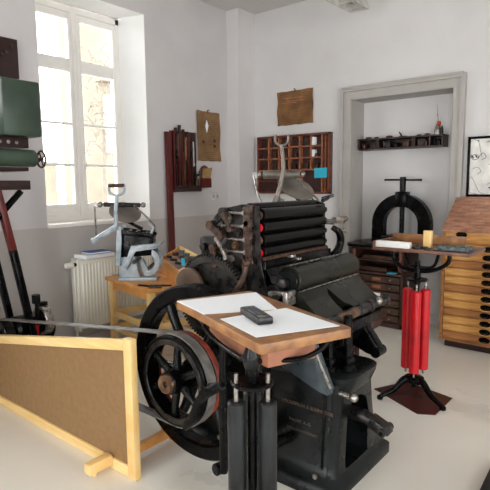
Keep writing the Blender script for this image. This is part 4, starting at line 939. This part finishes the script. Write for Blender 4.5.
# flywheel shaft, wheels
MB().cyl((SX,1.53,SZ),(SX,2.05,SZ),.034,n=20).build('main_shaft','dark_steel',pr)
fw = MB().ring((SX,1.70,SZ),(0,1,0),.362,.442,0,.085,72,.010).build('flywheel','black_iron',pr)
MB().cyl((SX,1.69,SZ),(SX,1.80,SZ),.075,n=28,bev=.008).build('flywheel_hub','black_iron',fw)
for k in range(6):
    a = math.radians(62+60*k); ca_, sa_ = math.cos(a), math.sin(a); tx_, tz_ = -sa_, ca_
    pts_ = [(SX+ca_*r_+tx_*o2,1.742,SZ+sa_*r_+tz_*o2) for r_,o2 in ((.06,0),(.16,.012),(.27,.012),(.37,0))]
    MB().tube(pts_,[.034,.028,.024,.028],10).build('flywheel_spoke','body_iron',fw)
pu = MB().ring((SX,1.565,SZ),(0,1,0),PR-.034,PR,0,.085,64,.004).build('belt_pulley','black_iron',pr)
MB().ring((SX,1.560,SZ),(0,1,0),PR-.044,PR-.018,0,.012,64,.003).build('pulley_bead','dark_steel',pu)
MB().cyl((SX,1.535,SZ),(SX,1.65,SZ),.056,.062,28,.006).build('pulley_hub','black_iron',pu)
MB().lathe([(.016,0),(.042,-.006),(.050,.006),(.050,.022),(.016,.022)],(SX,1.522,SZ),(0,1,0),28,True).build('brass_cap','brass',pu)
for k in range(6):
    a = math.radians(25+60*k)
    MB().tube([(SX+math.cos(a)*.05,1.60,SZ+math.sin(a)*.05),(SX+math.cos(a)*.15,1.595,SZ+math.sin(a)*.15),(SX+math.cos(a)*(PR-.02),1.605,SZ+math.sin(a)*(PR-.02))],[.022,.017,.02],10).build('pulley_spoke','body_iron',pu)
MB().ring((SX,1.650,SZ),(0,1,0),PR-.016,PR,0,.033,64,.004).build('clutch_ring','red_paint',pr)
# gear wheel and crank disc
GX, GZ, GR = -1.802, .850, .236
g = MB().ring((GX,1.905,GZ),(0,1,0),GR-.05,GR-.014,0,.045,72,.003).cyl((GX,1.925,GZ),(GX,1.94,GZ),GR-.03,n=48)
for k in range(72):
    a = 2*PI*k/72; g.bar((GX+math.cos(a)*(GR-.016),1.9275,GZ+math.sin(a)*(GR-.018)),(GX+math.cos(a)*GR,1.9275,GZ+math.sin(a)*GR),.011,.042,(0,1,0))
g.build('gear_wheel','gear_iron',pr)
MB().cyl((-1.915,1.86,.905),(-1.915,1.885,.905),.100,n=40,bev=.004).build('crank_disc',mat('brown worn plate',(112,92,76),.4,.4,(78,62,52),10),pr)
MB().cyl((-1.915,1.845,.905),(-1.915,1.965,.905),.022,n=14).cyl((GX,1.88,GZ),(GX,1.965,GZ),.03,n=16).build('gear_stud','dark_steel',pr)
MB().box(-1.85,-1.55,1.95,1.966,.52,.75,.004).build('cover_plate','body_iron',pr)
# throw-off rod in front of the wheels
MB().tube([(-1.345,1.50,.87),(-1.350,1.50,.60),(-1.352,1.50,.23)],[.016,.017,.017],12,4).build('throw_off_rod','black_iron',pr)
MB().cyl((-1.39,1.485,.232),(-1.30,1.93,.232),.026,n=18,bev=.004).build('rock_shaft','black_iron',pr)
MB().tube([(-1.345,1.50,.61),(-1.41,1.49,.585),(-1.475,1.49,.52),(-1.51,1.49,.44),(-1.57,1.49,.37)],[.020,.026,.020,.026,.018],12).ball((-1.345,1.49,.61),.024,12).build('shifter_fork','black_iron',pr)
MB().tube([(-1.345,1.50,.83),(-1.345,1.70,.86),(-1.40,1.96,.85)],.013,10).build('rod_bracket','black_iron',pr)

# ------------------------------------------------------------------ ceiling lamp
la = thing('ceiling_lamp','white fluorescent batten lamp hung below the ceiling','lamp',(-2.235,3.6,3.0))
LX0, LX1, LY0, LY1 = -2.33, -2.14, 2.9, 4.425
MB().xz([(LX0,3.0),(LX0+.012,3.0),(LX0+.045,3.085),(LX1-.045,3.085),(LX1-.012,3.0),(LX1,3.0),(LX1-.035,3.10),(LX0+.035,3.10)],LY0,LY1).build('reflector','lamp_white',la)
MB().xz([(LX0,3.0),(LX1,3.0),(LX1-.035,3.10),(LX0+.035,3.10)],LY1-.004,LY1,.001).build('end_plate','lamp_white',la)
for k in range(8): MB().xz([(LX0+.01,3.004),(LX1-.01,3.004),(LX1-.03,3.05),(LX0+.03,3.05)],LY1-.09-k*.18,LY1-.086-k*.18).build('louver','lamp_white',la)
MB().cyl((-2.235,LY0+.02,3.055),(-2.235,LY1-.02,3.055),.013,n=14).build('fluorescent_tube','white_card',la)
for yy in (3.1,3.95): MB().cyl((-2.235,yy,3.10),(-2.235,yy,3.4),.006,n=8).build('suspension_rod','lamp_white',la)

# dark mat whose corner shows at the picture edge
o = MB().xy([(-.560,2.66),(-.20,2.86),(-.02,2.50),(-.545,2.30)],0.0005,.03,.003).build('rubber_mat','black_plastic'); tag(o,'thick black mat on the floor, only a corner of it showing','mat')

# ------------------------------------------------------------------ light
wd = bpy.data.worlds.new('overcast sky'); SC.world = wd; wd.use_nodes = True
bg = wd.node_tree.nodes['Background']; bg.inputs['Color'].default_value = (.97,.985,1.0,1); bg.inputs['Strength'].default_value = 7.0
def portal(loc, rot, sx, sy):
    L = bpy.data.lights.new('sky portal','AREA'); L.shape = 'RECTANGLE'; L.size = sx; L.size_y = sy
    L.cycles.is_portal = True
    o = bpy.data.objects.new('sky portal',L); COL.objects.link(o); o.location = loc; o.rotation_euler = rot
for (a,b_) in wins: portal((XO-.01,(a+b_)/2,(WZ0+WZ1)/2),(0,-PI/2,0),WZ1-WZ0,b_-a)
for (a,b_) in ((-1.6,-.2),(1.0,2.4)): portal((XR+.21,(a+b_)/2,1.30),(0,PI/2,0),2.30,b_-a)
for (a,b_) in ((-2.6,-1.2),(.6,2.0)): portal(((a+b_)/2,YF-.21,1.30),(PI/2,0,0),b_-a,2.30)
SC.view_settings.view_transform = 'Standard'; SC.view_settings.look = 'None'; SC.view_settings.gamma = 1; SC.view_settings.use_curve_mapping = False
SC.view_settings.exposure = 0.80
SC.cycles.use_denoising = True
SC.cycles.max_bounces = 10; SC.cycles.diffuse_bounces = 6; SC.cycles.transparent_max_bounces = 12
SC.cycles.sample_clamp_indirect = 8
